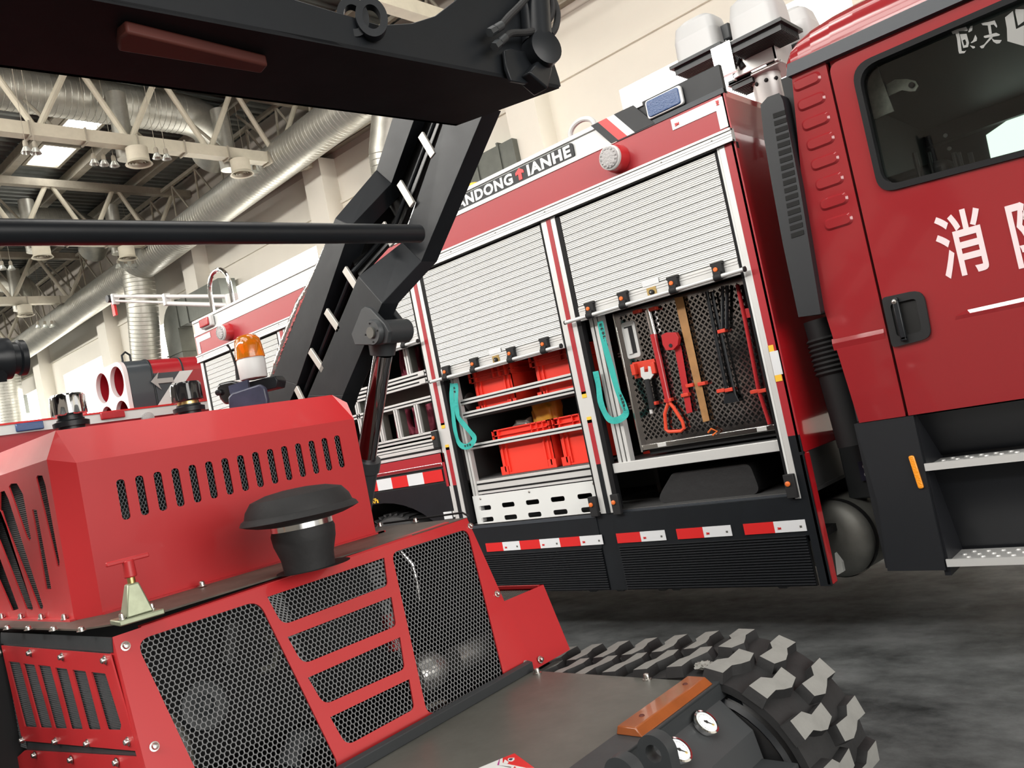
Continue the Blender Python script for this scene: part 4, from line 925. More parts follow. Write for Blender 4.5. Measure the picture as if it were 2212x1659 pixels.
# ================================================================ the exhaust blower truck on the left
BXP = -10.0
bt = thing('smoke_exhaust_truck', (BXP-1, 3.5, 0), 'red and white truck with four-barrel turbine housing, parked crosswise behind orange-red robot', 'fire truck')
def X(px, py, x=BXP): return onX(px, py, x)
B1 = lambda *a, **k: bx(*a, parent=bt, **k)
B1('truck_body', TR, BXP-2.3, BXP, -1.5, 7.2, .6, 2.6, bev=.02)
B1('white_band', WH, BXP, BXP+.02, -1.5, 6.5, 2.535, 2.64); B1('roof_lip', RDR, BXP-.02, BXP+.03, -1.5, 6.5, 2.64, 2.66)
B1('lower_white_stripe', WH, BXP+.0, BXP+.012, -1.5, 6.5, 2.27, 2.33); B1('lower_shadow_rail', ALU, BXP, BXP+.03, -1.5, 6.5, 2.19, 2.24)
B1('chassis', BKD, BXP-2.1, BXP-.2, -1.4, 7.1, .45, .62)
for y in (.2, 5.6):
    for xx in (BXP-.4, BXP-2.25): G().lathe([(.3, 0), (.5, 0), (.5, .3), (.3, .3)], (xx, y, .5), (1, 0, 0), 30).out('wheel', RUB, bt)
for px, py, m_, nm in ((62, 922, LENSB, 'blue_flasher'), (241, 897, LENSR, 'red_flasher')):
    p = X(px, py); G().box(BXP+.015, BXP+.05, p.y-.14, p.y+.14, p.z-.045, p.z+.045).out(nm, m_, bt, bev=.012)
p = X(317, 904); G().lathe([(.07, 0), (.07, .06), (.0, .08)], (BXP, p.y, p.z), (1, 0, 0), 20).out('round_lamp', LENSC, bt)
for px, py in ((120, 900), (180, 895)): 
    p = X(px, py-3, BXP-.3); G().cyl((BXP-.3, p.y, 2.64), (BXP-.3, p.y, 2.74), .04, n=12).out('roof_knob', BKD, bt)
# turbine housing
ty0 = X(272, 800).y; tz1 = X(272, 775).z; tyE = 6.6; tz0 = 2.60
TXF = BXP-.02; TXB = TXF-.90
cx = lambda px, py: X(px, py, TXF)
rim = rnd([(TXB, tz0), (TXF, tz0), (TXF, tz1), (TXB, tz1)], [.02, .02, .2, .2], 8)
def ring_section(y, s=0): return [V((a, y, b_)) for a, b_ in rim]
G().strip(ring_section(ty0+.03)+[ring_section(ty0+.03)[0]], ring_section(ty0+.32)+[ring_section(ty0+.32)[0]]).out('front_collar', mat('collar grey', (.055, .065, .075), .3, coat=.3), bt)
G().loft(ring_section(ty0+.32), ring_section(tyE)).out('turbine_housing', mat('housing red', (.45, .02, .03), .22, coat=.6), bt)
G().box(TXF-.001, TXF+.012, ty0+.33, tyE-.05, tz0, X(388, 802, TXF).z).out('side_panel', mat('slate panel', (.055, .065, .075), .4), bt, smooth=False)
zz1 = X(388, 802, TXF).z
yA, yB = [X(*q, TXF+.013).y for q in ((388, 802), (417, 801))]; yC, yD_ = [X(*q, TXF+.013).y for q in ((333, 870), (362, 868))]
G().prism([(TXF+.013, a, b_) for a, b_ in ((yC, tz0+.02), (yD_, tz0+.02), (yB, zz1), (yA, zz1))], (.004, 0, 0)).out('diagonal_white_stripe', WH, bt, smooth=False)
G().prism([(TXF+.012, a, b_) for a, b_ in ((yD_, tz0+.0), (tyE-.02, tz0+.0), (tyE-.02, zz1+.01), (yB, zz1+.01))], (.004, 0, 0)).out('red_side_panel', TR, bt, smooth=False)
ay = [X(*q, TXF+.015).y for q in ((325, 823), (345, 823), (374, 823))]; az = X(345, 823, TXF+.015).z
G().prism([(TXF+.016, a, b_) for a, b_ in ((ay[0], az), (ay[1], az+.11), (ay[1]-.03, az+.03), (ay[2], az+.03), (ay[2], az-.03), (ay[1]-.03, az-.03), (ay[1], az-.11))], (.01, 0, 0)).out('steel_arrow', mat('steel arrow', (.45, .46, .46), .35, metal=.8), bt)
for f in (.32, .72, 1.15, 1.62, 2.1):
    g = G(); A_ = [V((TXF+(a-TXF)*1.0, ty0+f, b_)) for a, b_ in rim]; g.tube(A_+[A_[0]], .012, 8); g.out('band_hoop', BK, bt)
for y in (ty0+.15, ty0+1.9): G().tube([V((TXF-.25, y-.05, tz1)), V((TXF-.25, y-.05, tz1+.09)), V((TXF-.25, y, tz1+.13)), V((TXF-.25, y+.05, tz1+.09)), V((TXF-.25, y+.05, tz1))], .014).out('lifting_eye', BK, bt)
cs = [(TXF-.225, tz1-.235), (TXF-.665, tz1-.235), (TXF-.225, tz1-.66), (TXF-.665, tz1-.66)]
plate(rim, [[(a+.19*math.cos(t), b_+.19*math.sin(t)) for t in np.linspace(0, 2*math.pi, 33)[:-1]] for a, b_ in cs], (0, ty0, 0), (1, 0, 0), (0, 0, 1), .05, 'front_frame', mat('pale pink frame', (.75, .66, .66), .4), bt)
for a, b_ in cs:
    el = lambda rx, rz_, y: [V((a+rx*math.cos(t), y, b_+rz_*math.sin(t))) for t in np.linspace(0, 2*math.pi, 33)]
    G().strip(el(.195, .195, ty0), el(.18, .18, ty0+.27)).out('turbine_duct', mat('deep red duct', (.30, .012, .02), .25, coat=.5), bt)
    G().prism(el(.185, .185, ty0+.27)[:-1], (0, .01, 0)).out('duct_back', REDS, bt)

# ================================================================ the tracked robot / loader in front
rb = thing('tracked_firefighting_robot', (-2.3, 1.45, 0), 'large orange-red tracked robot with hexagon mesh grilles and black lifting arms', 'robot')
r_ = lambda g, n, m_, bev=0, par=None, **k: g.out(n, m_, par or rb, bev=bev, **k)
ZD = 1.253
# --- hood
HX = -2.56
fl_, fr_ = onX(167.1, 1008, HX), onX(763.4, 897.9, HX)
zf = (fl_.z+fr_.z)/2; y0, y1 = .941, 1.943
rz = 1.765; RX = HX-.085
za = lambda px, py: 0
hy = lambda px, py: onX(px, py, HX)
s0t, s0b = hy(254.5, 1036.5), hy(266, 1124); s1t, s1b = hy(722.7, 941.5), hy(733.7, 1011)
nsl = 15; sl = []
for i in range(nsl):
    f = i/(nsl-1); y = s0t.y+.006+(s1t.y+.003-s0t.y)*f; zt = s0t.z+(s1t.z-s0t.z)*f; zb = s0b.z+(s1b.z-s0b.z)*f
    sl.append(rnd([(y-.0125, zb), (y+.0125, zb), (y+.0125, zt), (y-.0125, zt)], .0124, 5))
plate([(y0, ZD), (y1, ZD), (y1, zf), (y0, zf)], sl, (HX-.002, 0, 0), (0, 1, 0), (0, 0, 1), .004, 'hood_front', RR, rb)
g = G(); CXL, CYL = -2.62, .885
# chamfer, upper sloped faces, back and right side
ra = V((RX, 1.0, rz)); rbt = V((RX, y1-.055, rz+.018))
chb = V((CXL, CYL, ZD)); cht = V((CXL, CYL, 1.722))
fA, fB = V((HX, y0, zf)), V((HX, y1, zf)); 
R0_, R1_ = onX(121.5, 937.7, RX), onX(715.9, 847.3, RX)
zr_ = (R0_.z+R1_.z)/2; R0_, R1_ = V((RX, R0_.y, zr_)), V((RX, R1_.y, zr_))
g.add([V((HX, y0, ZD)), fA, cht, chb], [(0, 1, 2, 3)]); g.add([fA, fB, R1_, R0_], [(0, 1, 2, 3)]); g.add([fA, R0_, cht], [(0, 1, 2)])
rr_ = onX(763.4, 867.5, HX-.02); rr_ = V((HX-.03, y1+.005, rr_.z))
BKX = -3.45
g.add([fB, rr_, R1_], [(0, 1, 2)])
g.add([V((HX, y1, ZD)), fB, rr_, V((BKX, y1+.005, rr_.z)), V((BKX, y1+.005, ZD))], [(0, 1, 2, 3, 4)])
Rt = V((CXL-.02, R0_.y-.03, R0_.z+.01))
g.add([R0_, R1_, V((BKX, R1_.y, R1_.z)), V((BKX, R0_.y, R0_.z))], [(0, 1, 2, 3)])
g.add([rr_, R1_, V((BKX, R1_.y, R1_.z)), V((BKX, y1+.005, rr_.z))], [(0, 1, 2, 3)])
g.add([cht, R0_, V((BKX, R0_.y, R0_.z)), V((BKX, CYL, 1.722))], [(0, 1, 2, 3)])
g.add([V((BKX, CYL, ZD)), V((BKX, CYL, 1.722)), V((BKX, y1, 1.722)), V((BKX, y1, ZD))], [(0, 1, 2, 3)])
hood = r_(g, 'hood_shell', RR, smooth=False)
# flange round the base
g = G(); g.box(HX, HX+.014, y0, y1+.03, ZD-.0, ZD+.006); g.box(HX-.4, HX+.014, y1, y1+.035, ZD, ZD+.006); g.box(BKX, CXL+.01, CYL-.016, CYL, ZD, ZD+.006); r_(g, 'hood_flange', RR, smooth=False)
# flank with slanting cut-outs
FL = lambda a, b_: (lambda p: (p.x, p.z))(onY(a/2.633, 820+b_/2.633, CYL))
cut = [[(205, 560), (212, 545), (240, 546), (258, 600), (338, 1035), (336, 1066), (325, 1060)], [(182, 740), (208, 740), (292, 1192), (262, 1192)], [(50, 610), (62, 592), (95, 590), (130, 650), (176, 905), (166, 920), (150, 895)],
       [(0, 640), (25, 632), (48, 680), (245, 1290), (240, 1310), (222, 1303), (0, 740)], [(-10, 750), (8, 745), (188, 1300), (182, 1314), (150, 1305), (-10, 900)], [(-10, 990), (106, 1305), (70, 1314), (-10, 1130)], [(-10, 1180), (0, 1185), (40, 1310), (10, 1320), (-10, 1290)]]
fo = [(CXL, ZD), (CXL, 1.722), (BKX, 1.722), (BKX, ZD)]
hol = [[FL(*q) for q in c] for c in cut[:4]]+[[FL(*q) for q in c] for c in cut[4:6]]
plate(fo, hol, (0, CYL+.002, 0), (1, 0, 0), (0, 0, 1), .004, 'hood_flank', RR, rb)
g = G()
for k in range(70): z = ZD+.01+k*.0066; g.box(BKX, CXL-.02, CYL+.03, CYL+.034, z, z+.003)
for k in range(60): x = CXL-.02-k*.014; g.box(x, x+.002, CYL+.032, CYL+.036, ZD+.01, 1.71)
r_(g, 'radiator_fins', MESH, smooth=False)
# hexagonal mesh
def hexmesh(o, u, v, w, h, s, name, inset=.80, par=None, m_=MESH, th=.0015):
    o, u, v = V(o), V(u).normalized(), V(v).normalized(); nrm = u.cross(v)
    dx = s*math.sqrt(3); dy = s*1.5; vs = []; fs = []; j = 0; y = 0
    while y < h:
        x = (dx/2 if j % 2 else 0)
        while x < w:
            b0 = len(vs)
            for rr in (s*1.0, s*inset):
                for k in range(6): a = math.pi/6+k*math.pi/3; vs.append(o+u*(x+rr*math.cos(a))+v*(y+rr*math.sin(a))+nrm*(0 if rr == s else .0004))
            for k in range(6): q = (k+1) % 6; fs.append((b0+k, b0+q, b0+6+q, b0+6+k))
            x += dx
        y += dy; j += 1
    g = G(); g.v = [tuple(p) for p in vs]; g.f = fs
    a = np.array(g.v); c = V((a.min(0)+a.max(0))/2); me = bpy.data.meshes.new(name); me.from_pydata([tuple(V(p)-c) for p in g.v], [], g.f)
    bm = bmesh.new(); bm.from_mesh(me); bmesh.ops.remove_doubles(bm, verts=bm.verts, dist=.0002); bm.to_mesh(me); bm.free()
    ob = link(me, name, m_, par or rb, c, smooth=False); sd = ob.modifiers.new('t', 'SOLIDIFY'); sd.thickness = th; return ob
hexmesh((HX-.008, y0+.05, 1.46), (0, 1, 0), (0, 0, 1), y1-y0-.09, .22, .0062, 'hood_mesh', .80, m_=mat('dark hexagonal mesh', (.10, .105, .11), .4, metal=.6))
r_(G().box(HX-.5, HX-.06, y0+.02, y1-.02, ZD+.02, 1.66), 'engine_block', mat('engine dark', (.012, .012, .013), .5, bump=1., bscale=8), smooth=False)
r_(G().cyl((HX-.05, y0+.13, 1.5), (HX-.05, y0+.28, 1.47), .04, n=16).cyl((HX-.05, 1.38, 1.6), (HX-.05, 1.6, 1.62), .022, n=12), 'engine_pipes', STL)
# --- deck
g = G(); GXT = -2.249; GXB = -2.086; yG0, yG1 = .83, 2.125
g.prism([(BKX, .80, ZD-.004), (-2.40, .815, ZD-.004), (GXT, yG0+.06, ZD-.004), (GXT, yG1, ZD-.004), (BKX, yG1, ZD-.004)], (0, 0, .0045)); dk = r_(g, 'deck_plate', mat('dusty dark deck', (.105, .085, .068), .45, var=.5, vscale=4), smooth=False)
r_(G().lathe([(.0, 0), (.11, 0), (.11, .001)], (-2.20, 1.42, ZD+.001), n=30), 'deck_opening', mat('slot black', (.003, .003, .003), .8))
# --- main grille panel
un = V((.959, 0, .283)); vv = V((-.283, 0, .959)); PO = V((GXT, 0, ZD)); uu = V((0, 1, 0))
def GP(a, b_): p = onP(240+a/2.1686, 1100+b_/2.1686, PO, un); return uv(p, PO, uu, vv)
out = [GP(5, 600), GP(1665, 42), GP(1980, 742)]
sb = out[2][1]; ya, yb = out[0][0], out[2][0]
bl0 = GP(160, 1212); slope = (bl0[0]-out[0][0])/(bl0[1]-out[0][1]); vb = sb-.0
out = [GP(5, 600), GP(1665, 42), GP(1980, 742), (out[0][0]+slope*(vb-out[0][1]), vb)]
H = [rnd([GP(112, 618), GP(690, 428), GP(1078, 1225), (GP(330, 1100)[0]+.03, vb+.055)], [.035, .045, .03, .03], 6)]
for L in ([(730, 412), (1278, 228), (1295, 358), (800, 545)], [(825, 600), (1312, 412), (1334, 548), (895, 728)], [(920, 790), (1352, 600), (1375, 748), (995, 918)], [(1025, 975), (1395, 797), (1420, 935), (1100, 1110)]):
    H.append(rnd([GP(*q) for q in L], [.0, .0, .022, .035], 6))
H.append(rnd([GP(1312, 205), GP(1668, 92), GP(1845, 805), GP(1480, 968)], [.035, .03, .03, .03], 6))
gp = plate(out, H, PO, uu, vv, .005, 'grille_panel', mat('grille red gloss', (.50, .022, .026), .3, coat=.45), rb)
for k, L in enumerate(H):
    us = [p[0] for p in L]; ws = [p[1] for p in L]
    hexmesh(PO-un*.006+uu*(min(us)-.012)+vv*(min(ws)-.012), uu, vv, max(us)-min(us)+.03, max(ws)-min(ws)+.03, .0085, 'grille_mesh', .83, par=gp)
bolts([PO+un*.003+uu*GP(*q)[0]+vv*GP(*q)[1] for q in ((65, 643), (200, 1113), (1680, 80), (1806, 398), (1940, 725))], un, gp, r=.0085, h=.009, material=BOLT)
# left edge fold and top lip of the panel
e0 = PO+uu*out[0][0]+vv*out[0][1]; e3 = PO+uu*out[3][0]+vv*out[3][1]
g = G(); g.loft([e0, e0-un*.035, e0-un*.035+uu*.004, e0+uu*.004], [e3, e3-un*.035, e3-un*.035+uu*.004, e3+uu*.004]); r_(g, 'panel_edge_fold', RR, par=gp, smooth=False)
t1 = PO+uu*(out[0][0]+.075)+vv*(out[0][1]+.004); t2 = PO+uu*(yG1-.09)+vv*.004
g = G(); g.loft([t1, t1+V((-.02, 0, .002)), t1+V((-.02, 0, -.004)), t1-V((0, 0, .006))], [t2, t2+V((-.02, 0, .002)), t2+V((-.02, 0, -.004)), t2-V((0, 0, .006))]); r_(g, 'panel_top_lip', RR, par=gp, smooth=False)
# things behind the grille
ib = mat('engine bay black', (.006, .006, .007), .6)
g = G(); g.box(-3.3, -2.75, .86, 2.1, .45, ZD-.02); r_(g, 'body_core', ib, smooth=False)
r_(G().box(-4.3, -3.14, .50, 2.0, .28, 1.22), 'rear_dark_block', ib, bev=.02)  # added black block that stands in for the darkness behind the flank
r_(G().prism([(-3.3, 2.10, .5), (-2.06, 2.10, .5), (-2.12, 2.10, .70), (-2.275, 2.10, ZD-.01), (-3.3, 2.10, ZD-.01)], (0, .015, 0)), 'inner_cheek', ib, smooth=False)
p = onP(450, 1520, PO-un*.10, un); r_(G().lathe([(.065, 0), (.065, .03), (.045, .034), (.03, .03), (.012, .045), (.0, .045)], p-un*.05, un, 28), 'fan_pulley', GRD)
p = onP(490, 1440, PO-un*.12, un); r_(G().lathe([(.0, 0), (.03, .01), (.03, .12), (.0, .14)], p, (0, .3, 1), 18), 'oil_filter', RUB)
p = onP(915, 1455, PO-un*.12, un); q = onP(1040, 1400, PO-un*.12, un)
r_(G().lathe([(.0, -.06), (.05, -.04), (.065, 0), (.06, .05), (.04, .08)], p, q-p, 24).cyl(p+(q-p)*.5, q+(q-p)*.25, .045, n=20), 'silver_muffler', mat('cast aluminium', (.55, .54, .52), .35, metal=.9, bump=.5, bscale=30))
r_(G().tube([onP(a, b_, PO-un*.09, un) for a, b_ in ((810, 1640), (840, 1580), (890, 1545), (960, 1520))], .018), 'silver_pipe', STL)
r_(G().tube([onP(a, b_, PO-un*.10, un) for a, b_ in ((620, 1659), (640, 1600), (700, 1590), (760, 1640))], .035), 'grey_casting', GRD)
r_(G().tube([onP(a, b_, PO-un*.10, un) for a, b_ in ((860, 1185), (890, 1220), (900, 1260), (905, 1300))], .008), 'hose', STL)
r_(G().tube([onP(a, b_, PO-un*.09, un) for a, b_ in ((360, 1550), (395, 1600), (410, 1659))], .018), 'hydraulic_hose', GRY)
r_(G().tube([onP(a, b_, PO-un*.09, un) for a, b_ in ((560, 1450), (590, 1440), (600, 1400), (570, 1370))], .012), 'hydraulic_hose', GRY)
p = onP(835, 1330, PO-un*.10, un); r_(G().ob(p, (0, .05, 0), (0, 0, -.12), (-.03, 0, 0)), 'red_inner_plate', RR, smooth=False)
# dark angle along the foot of the grille
f0, f1 = onZ(960, 1560, .70), onZ(1154, 1448, .70); fd = (f0-f1)/(f0.y-f1.y); f0 = f1+fd*(.80-f1.y)
g = G(); hh_ = V((0, 0, .031)); g.loft([f0, f0+hh_, f0+hh_+V((-.022, 0, .004)), f0+V((-.022, 0, 0))], [f1, f1+hh_, f1+hh_+V((-.022, 0, .004)), f1+V((-.022, 0, 0))]); r_(g, 'foot_rail', GRD, bev=.002)
# --- side body below deck (left flank of the machine)
SP = lambda a, b_: (lambda p: (p.x, p.z))(onY(a/3.615, 1200+b_/3.615, .83))
r_(G().prism([V((SP(*q)[0], .832, SP(*q)[1])) for q in ((0, 600), (855, 645), (870, 760), (0, 690))]+[], (0, .004, 0)), 'deck_side_band', GRD, smooth=False)
sq = [SP(20, 700), SP(868, 768), SP(1085, 1522), SP(185, 1442)]
sh = []
for L in ([(75, 822), (165, 832), (300, 1340), (205, 1335)], [(190, 838), (280, 850), (420, 1345), (325, 1342)], [(305, 850), (405, 862), (535, 1350), (440, 1348)], [(440, 870), (535, 882), (660, 1355), (565, 1352)], [(575, 887), (680, 900), (800, 1358), (700, 1356)], [(722, 905), (835, 918), (960, 1320), (950, 1360), (850, 1358)]):
    sh.append(rnd([SP(*q) for q in L], .006, 3))
sp = plate(sq, sh, (0, .828, 0), (1, 0, 0), (0, 0, 1), .004, 'side_panel', RR, rb)
hexmesh((-3.12, .836, .86), (1, 0, 0), (0, 0, 1), .855, .34, .0042, 'side_mesh', .72, par=sp, m_=MC['dark hexagonal mesh'])
g = G(); g.prism([V((SP(*q)[0], .834, SP(*q)[1])) for q in ((190, 1445), (1085, 1522), (1108, 1572), (200, 1522))], (0, .004, 0)); r_(g, 'side_gap_band', GRD, smooth=False)
r_(G().prism([V((SP(*q)[0], .826, SP(*q)[1])) for q in ((200, 1520), (1108, 1572), (1170, 1800), (100, 1800), (60, 1650))], (0, .006, 0)), 'lower_side_panel', RR, smooth=False)
bolts([V((SP(*q)[0], .826, SP(*q)[1])) for q in ((15, 755), (250, 755), (500, 785), (835, 810), (190, 1435), (450, 1445), (700, 1460), (1015, 1445))], (0, -1, 0), sp, r=.008, h=.009)
bolts([V((SP(*q)[0], .824, SP(*q)[1])) for q in ((290, 1550), (575, 1585), (930, 1605))], (0, -1, 0), rb, r=.008, h=.008)
bolts([onZ(a/3.615, 1200+b_/3.615+3, ZD) for a, b_ in ((58, 565), (222, 570), (418, 575), (637, 580))], (0, 0, 1), dk, r=.008, h=.009)
bolts([V((p.x, CYL-.01, ZD+.006)) for p in [onY(a/3.615, 1200+b_/3.615, CYL-.01) for a, b_ in ((20, 520), (170, 535), (330, 540), (510, 540))]], (0, 0, 1), rb, r=.007, h=.012, name='flange_bolt')
bolts([onZ(437, 1266, ZD+.004), onZ(776, 1160, ZD+.004)], (0, 0, 1), dk, r=.009, h=.012, name='deck_bolt')
bolts([onZ(898, 1128, ZD+.004), onZ(821, 1137, ZD+.004)], (0, 0, 1), dk, r=.008, h=.012, name='deck_bolt')
g = G(); pts = [onZ(830, 1136, ZD), onZ(920, 1124, ZD), onZ(1000, 1113, ZD), onZ(1012, 1120, ZD)]; g.tube([p+V((0, .0, .01)) for p in pts], .004); r_(g, 'deck_edge_seal', BKD)
# --- rain cap of the air intake
cxp, cyp = -2.19, 1.40
mc = r_(G().lathe([(.075, .0), (.078, .04), (.092, .085), (.095, .115), (.088, .135)], (cxp, cyp, ZD), n=40), 'air_cleaner_neck', RUB)
r_(G().lathe([(.086, .125), (.091, .126), (.091, .143), (.086, .144)], (cxp, cyp, ZD), n=40, cap=False), 'hose_clamp', STL, par=mc)
r_(G().lathe([(.08, .14), (.13, .148), (.158, .156), (.176, .163), (.170, .174), (.160, .180), (.154, .20), (.135, .225), (.09, .238), (.04, .243), (.0, .244)], (cxp, cyp, ZD), n=56), 'rain_cap', RUB, par=mc)
# --- T-handle hood latch
lx, ly = -2.235, .905
lt = r_(G().prism([(lx-.055, ly-.05, ZD), (lx+.03, ly-.06, ZD), (lx+.045, ly+.05, ZD), (lx-.04, ly+.055, ZD)], (0, 0, .014)), 'latch_base', GRN, bev=.003)
r_(G().loft([V((lx+a, ly+b_, ZD+.014)) for a, b_ in ((-.04, -.03), (.025, -.038), (.03, .03), (-.035, .035))], [V((lx+a, ly+b_, ZD+.095)) for a, b_ in ((-.018, -.014), (.010, -.016), (.012, .012), (-.016, .014))]), 'latch_body', GRN, bev=.004, par=lt)
r_(G().cyl((lx-.003, ly, ZD+.09), (lx-.003, ly, ZD+.115), .010, n=12), 'latch_screw', GOLD, par=lt)
r_(G().cyl((lx-.003, ly, ZD+.11), (lx-.003, ly, ZD+.155), .016, .014, n=16).loft([V((lx-.003+a, ly+b_, ZD+.150)) for a, b_ in ((-.006, -.055), (.006, -.055), (.006, .055), (-.006, .055))], [V((lx-.003+a, ly+b_, ZD+.162)) for a, b_ in ((-.004, -.055), (.004, -.055), (.004, .055), (-.004, .055))]), 'tee_handle', RR, bev=.003, par=lt)
bolts([(lx+.012, ly-.045, ZD+.014), (lx-.01, ly+.042, ZD+.014)], (0, 0, 1), lt, r=.007, h=.012)
# --- red side box beyond the grille
PB = V((GXT, 0, ZD)); gb = lambda a, b_: onP(a, b_, PB-un*.004, un)
A_, B_, C_, D_ = gb(1088, 1299), gb(1173.8, 1262.8), gb(1231.4, 1403), gb(1155.4, 1447)
bk_ = V((-.42, 0, 0)); g = G(); A0_ = V((A_.x, 2.128, A_.z)); D0_ = V((D_.x, 2.128, D_.z))
g.prism([A0_, B_, C_, D0_], (-.004, 0, -.0012)); g.add([B_, C_, C_+bk_, B_+bk_], [(0, 1, 2, 3)]); g.box(B_.x-.42, B_.x-.38, 2.13, B_.y, .7, B_.z)
sb_ = r_(g, 'side_box', RR, smooth=False)
g = G()
for k in range(26): x = B_.x-.03-k*.012; g.box(x, x+.006, 2.14, B_.y-.02, B_.z-.05, B_.z-.015)
r_(g, 'vent_fins', GRY, par=sb_, smooth=False)
r_(G().box(B_.x-.42, B_.x-.02, B_.y-.012, B_.y, B_.z-.012, B_.z+.0), 'side_box_lip', RR, par=sb_, smooth=False)
bolts([onP(1167, 1425, PB, un)], un, sb_, r=.009, h=.01)
# --- fender platform with reflector bar and gauge housing
FZ = .70
r_(G().box(GXB-.02, -1.43, .35, 2.118, FZ-.006, FZ), 'fender_plate', GRY, bev=.002)
bolts([onZ(1161, 1455, FZ), onZ(1398, 1468, FZ)], (0, 0, 1), rb, r=.010, h=.014, name='plate_bolt')
r_(G().box(-1.43, -1.335, .30, 2.16, FZ-.008, FZ+.002).box(-1.345, -1.335, .3, 2.16, FZ-.05, FZ), 'front_crossbar', GRD, bev=.002)
ab = [onZ(a, b_, FZ+.022) for a, b_ in ((1376, 1571), (1388, 1563), (1520, 1463), (1556, 1463))]
g = G(); yA_, yB_ = 1.722, 2.10
g.loft([(-1.425, yA_, FZ+.002), (-1.342, yA_, FZ+.002), (-1.342, yB_, FZ+.002), (-1.425, yB_, FZ+.002)], [(-1.420, yA_+.005, FZ+.024), (-1.362, yA_+.005, FZ+.024), (-1.362, yB_-.005, FZ+.024), (-1.420, yB_-.005, FZ+.024)])
ar = r_(g, 'amber_reflector_bar', AMBR, bev=.003)
for y in (1.80, 2.03): r_(G().lathe([(.008, 0), (.006, .003)], (-1.39, y, FZ+.024), n=12), 'reflector_screw', REDS, par=ar)
# triangular gusset
r_(G().prism([(-1.335, 2.15, FZ-.01), (-1.335, 2.15, FZ-.14), (-1.25, 2.15, FZ-.165), (-1.24, 2.15, FZ-.15)], (0, .008, 0)), 'gusset', BK, smooth=False)
# gauge housing
GN = V((.7071, 0, .7071)); GV = V((-.7071, 0, .7071)); GO = V((-1.355, 0, .682))
yl, yh = 1.30, 2.11
a0, a1 = GO, GO-GV*.15
g = G(); q = [(GO.x-.01, GO.z), (a1.x, a1.z), (a1.x+.02, a1.z-.11), (GO.x-.3, a1.z-.11), (GO.x-.3, GO.z-.02)]
g.prism([(a, yl, b_) for a, b_ in q], (0, yh-yl, 0)); gh = r_(g, 'gauge_housing', mat('housing dark grey', (.052, .055, .058), .45, var=.1), bev=.006)
r_(G().box(a1.x-.06, a1.x+.12, 1.95, 2.10, .43, .50), 'housing_foot', GRD, bev=.004)
def gauge(y, s_):
    p = onP(1520, 1568, GO, GN) if s_ else onP(1461, 1628, GO, GN)
    p = V(p)
    b_ = r_(G().lathe([(.032, 0), (.033, .010), (.037, .012), (.037, .018), (.032, .019)], p, GN, 40, cap=False), 'pressure_gauge', CHR, par=gh)
    r_(G().lathe([(.0, .0155), (.032, .0155), (.032, .0165)], p, GN, 32), 'dial_face', DIAL, par=gh)
    g = G(); n_ = p+GN*.0175; e = V((0, 1, 0)); f = GV
    d_ = (e*.62-f*.78).normalized(); w_ = GN.cross(d_)
    g.add([n_-d_*.008+w_*.003, n_-d_*.008-w_*.003, n_+d_*.022-w_*.0007, n_+d_*.022+w_*.0007], [(0, 1, 2, 3)]); g.lathe([(.0045, -.0002), (.0045, .001)], n_, GN, 12)
    r_(g, 'gauge_needle', INK, par=gh, smooth=False)
    g = G()
    for k in range(28):
        a = -.8+k*4.7/27; c, s2 = math.cos(a), math.sin(a); r0, r1 = (.021, .026) if k % 5 == 0 else (.0235, .026)
        dd = e*c+f*s2; ww = GN.cross(dd)*.0004; g.add([n_-GN*.0008+dd*r0+ww, n_-GN*.0008+dd*r0-ww, n_-GN*.0008+dd*r1-ww, n_-GN*.0008+dd*r1+ww], [(0, 1, 2, 3)])
    r_(g, 'scale_marks', INK, par=gh, smooth=False)
    r_(G().lathe([(.004, 0), (.004, .0006)], n_+e*.012-f*.016-GN*.001, GN, 12), 'dial_spot', mat('dial yellow', (.8, .6, .25), .5), par=gh)
gauge(0, True); gauge(0, False)
# lifting lugs
def lug(px, py, y, r=.045, hole=.022, z0=.55):
    p = onY(px, py, y); L = [(p.x+r*math.cos(t), p.z+r*math.sin(t)) for t in np.linspace(0, math.pi, 18)]+[(p.x-r*1.0, z0), (p.x+r*1.0, z0)]
    Hh = [(p.x+.0+hole*math.cos(t), p.z+hole*math.sin(t)) for t in np.linspace(0, 2*math.pi, 25)[:-1]]
    plate(L, [Hh], (0, y, 0), (1, 0, 0), (0, 0, 1), .036, 'lifting_lug', GRD, rb, bev=.002)
lug(1420, 1622, 1.62); lug(1350, 1672, 1.50)
# sticker on the fender plate
SZ = FZ+.001; ST = lambda a, b_: onZ(960+a/6.506, 1440+b_/6.506, SZ)
def dec(L, m_, k=0): return r_(G().prism([ST(*q)+V((0, 0, k*.0004)) for q in L], (0, 0, .0003)), 'plate_sticker', m_, smooth=False)
dec([(480, 1425), (820, 1285), (985, 1222), (1265, 1425), (1500, 1600), (200, 1600)], WH)
dec([(820, 1285), (985, 1222), (1265, 1425), (1150, 1425), (820, 1355)], RDR, 1)
dec([(770, 1308), (780, 1304), (768, 1390), (742, 1385)], mat('magenta edge', (.40, .05, .25), .4), 1); dec([(742, 1385), (768, 1390), (940, 1412), (935, 1422)], INK, 1)
dec([(830, 1360), (850, 1310), (905, 1345), (885, 1370)], WH, 2); dec([(890, 1310), (905, 1290), (985, 1285), (985, 1315), (950, 1338), (905, 1335)], WH, 2); dec([(905, 1308), (918, 1298), (960, 1293), (960, 1310), (940, 1325), (912, 1322)], NAVY, 3)
dec([(970, 1425), (990, 1405), (1010, 1425)], RDR, 2)
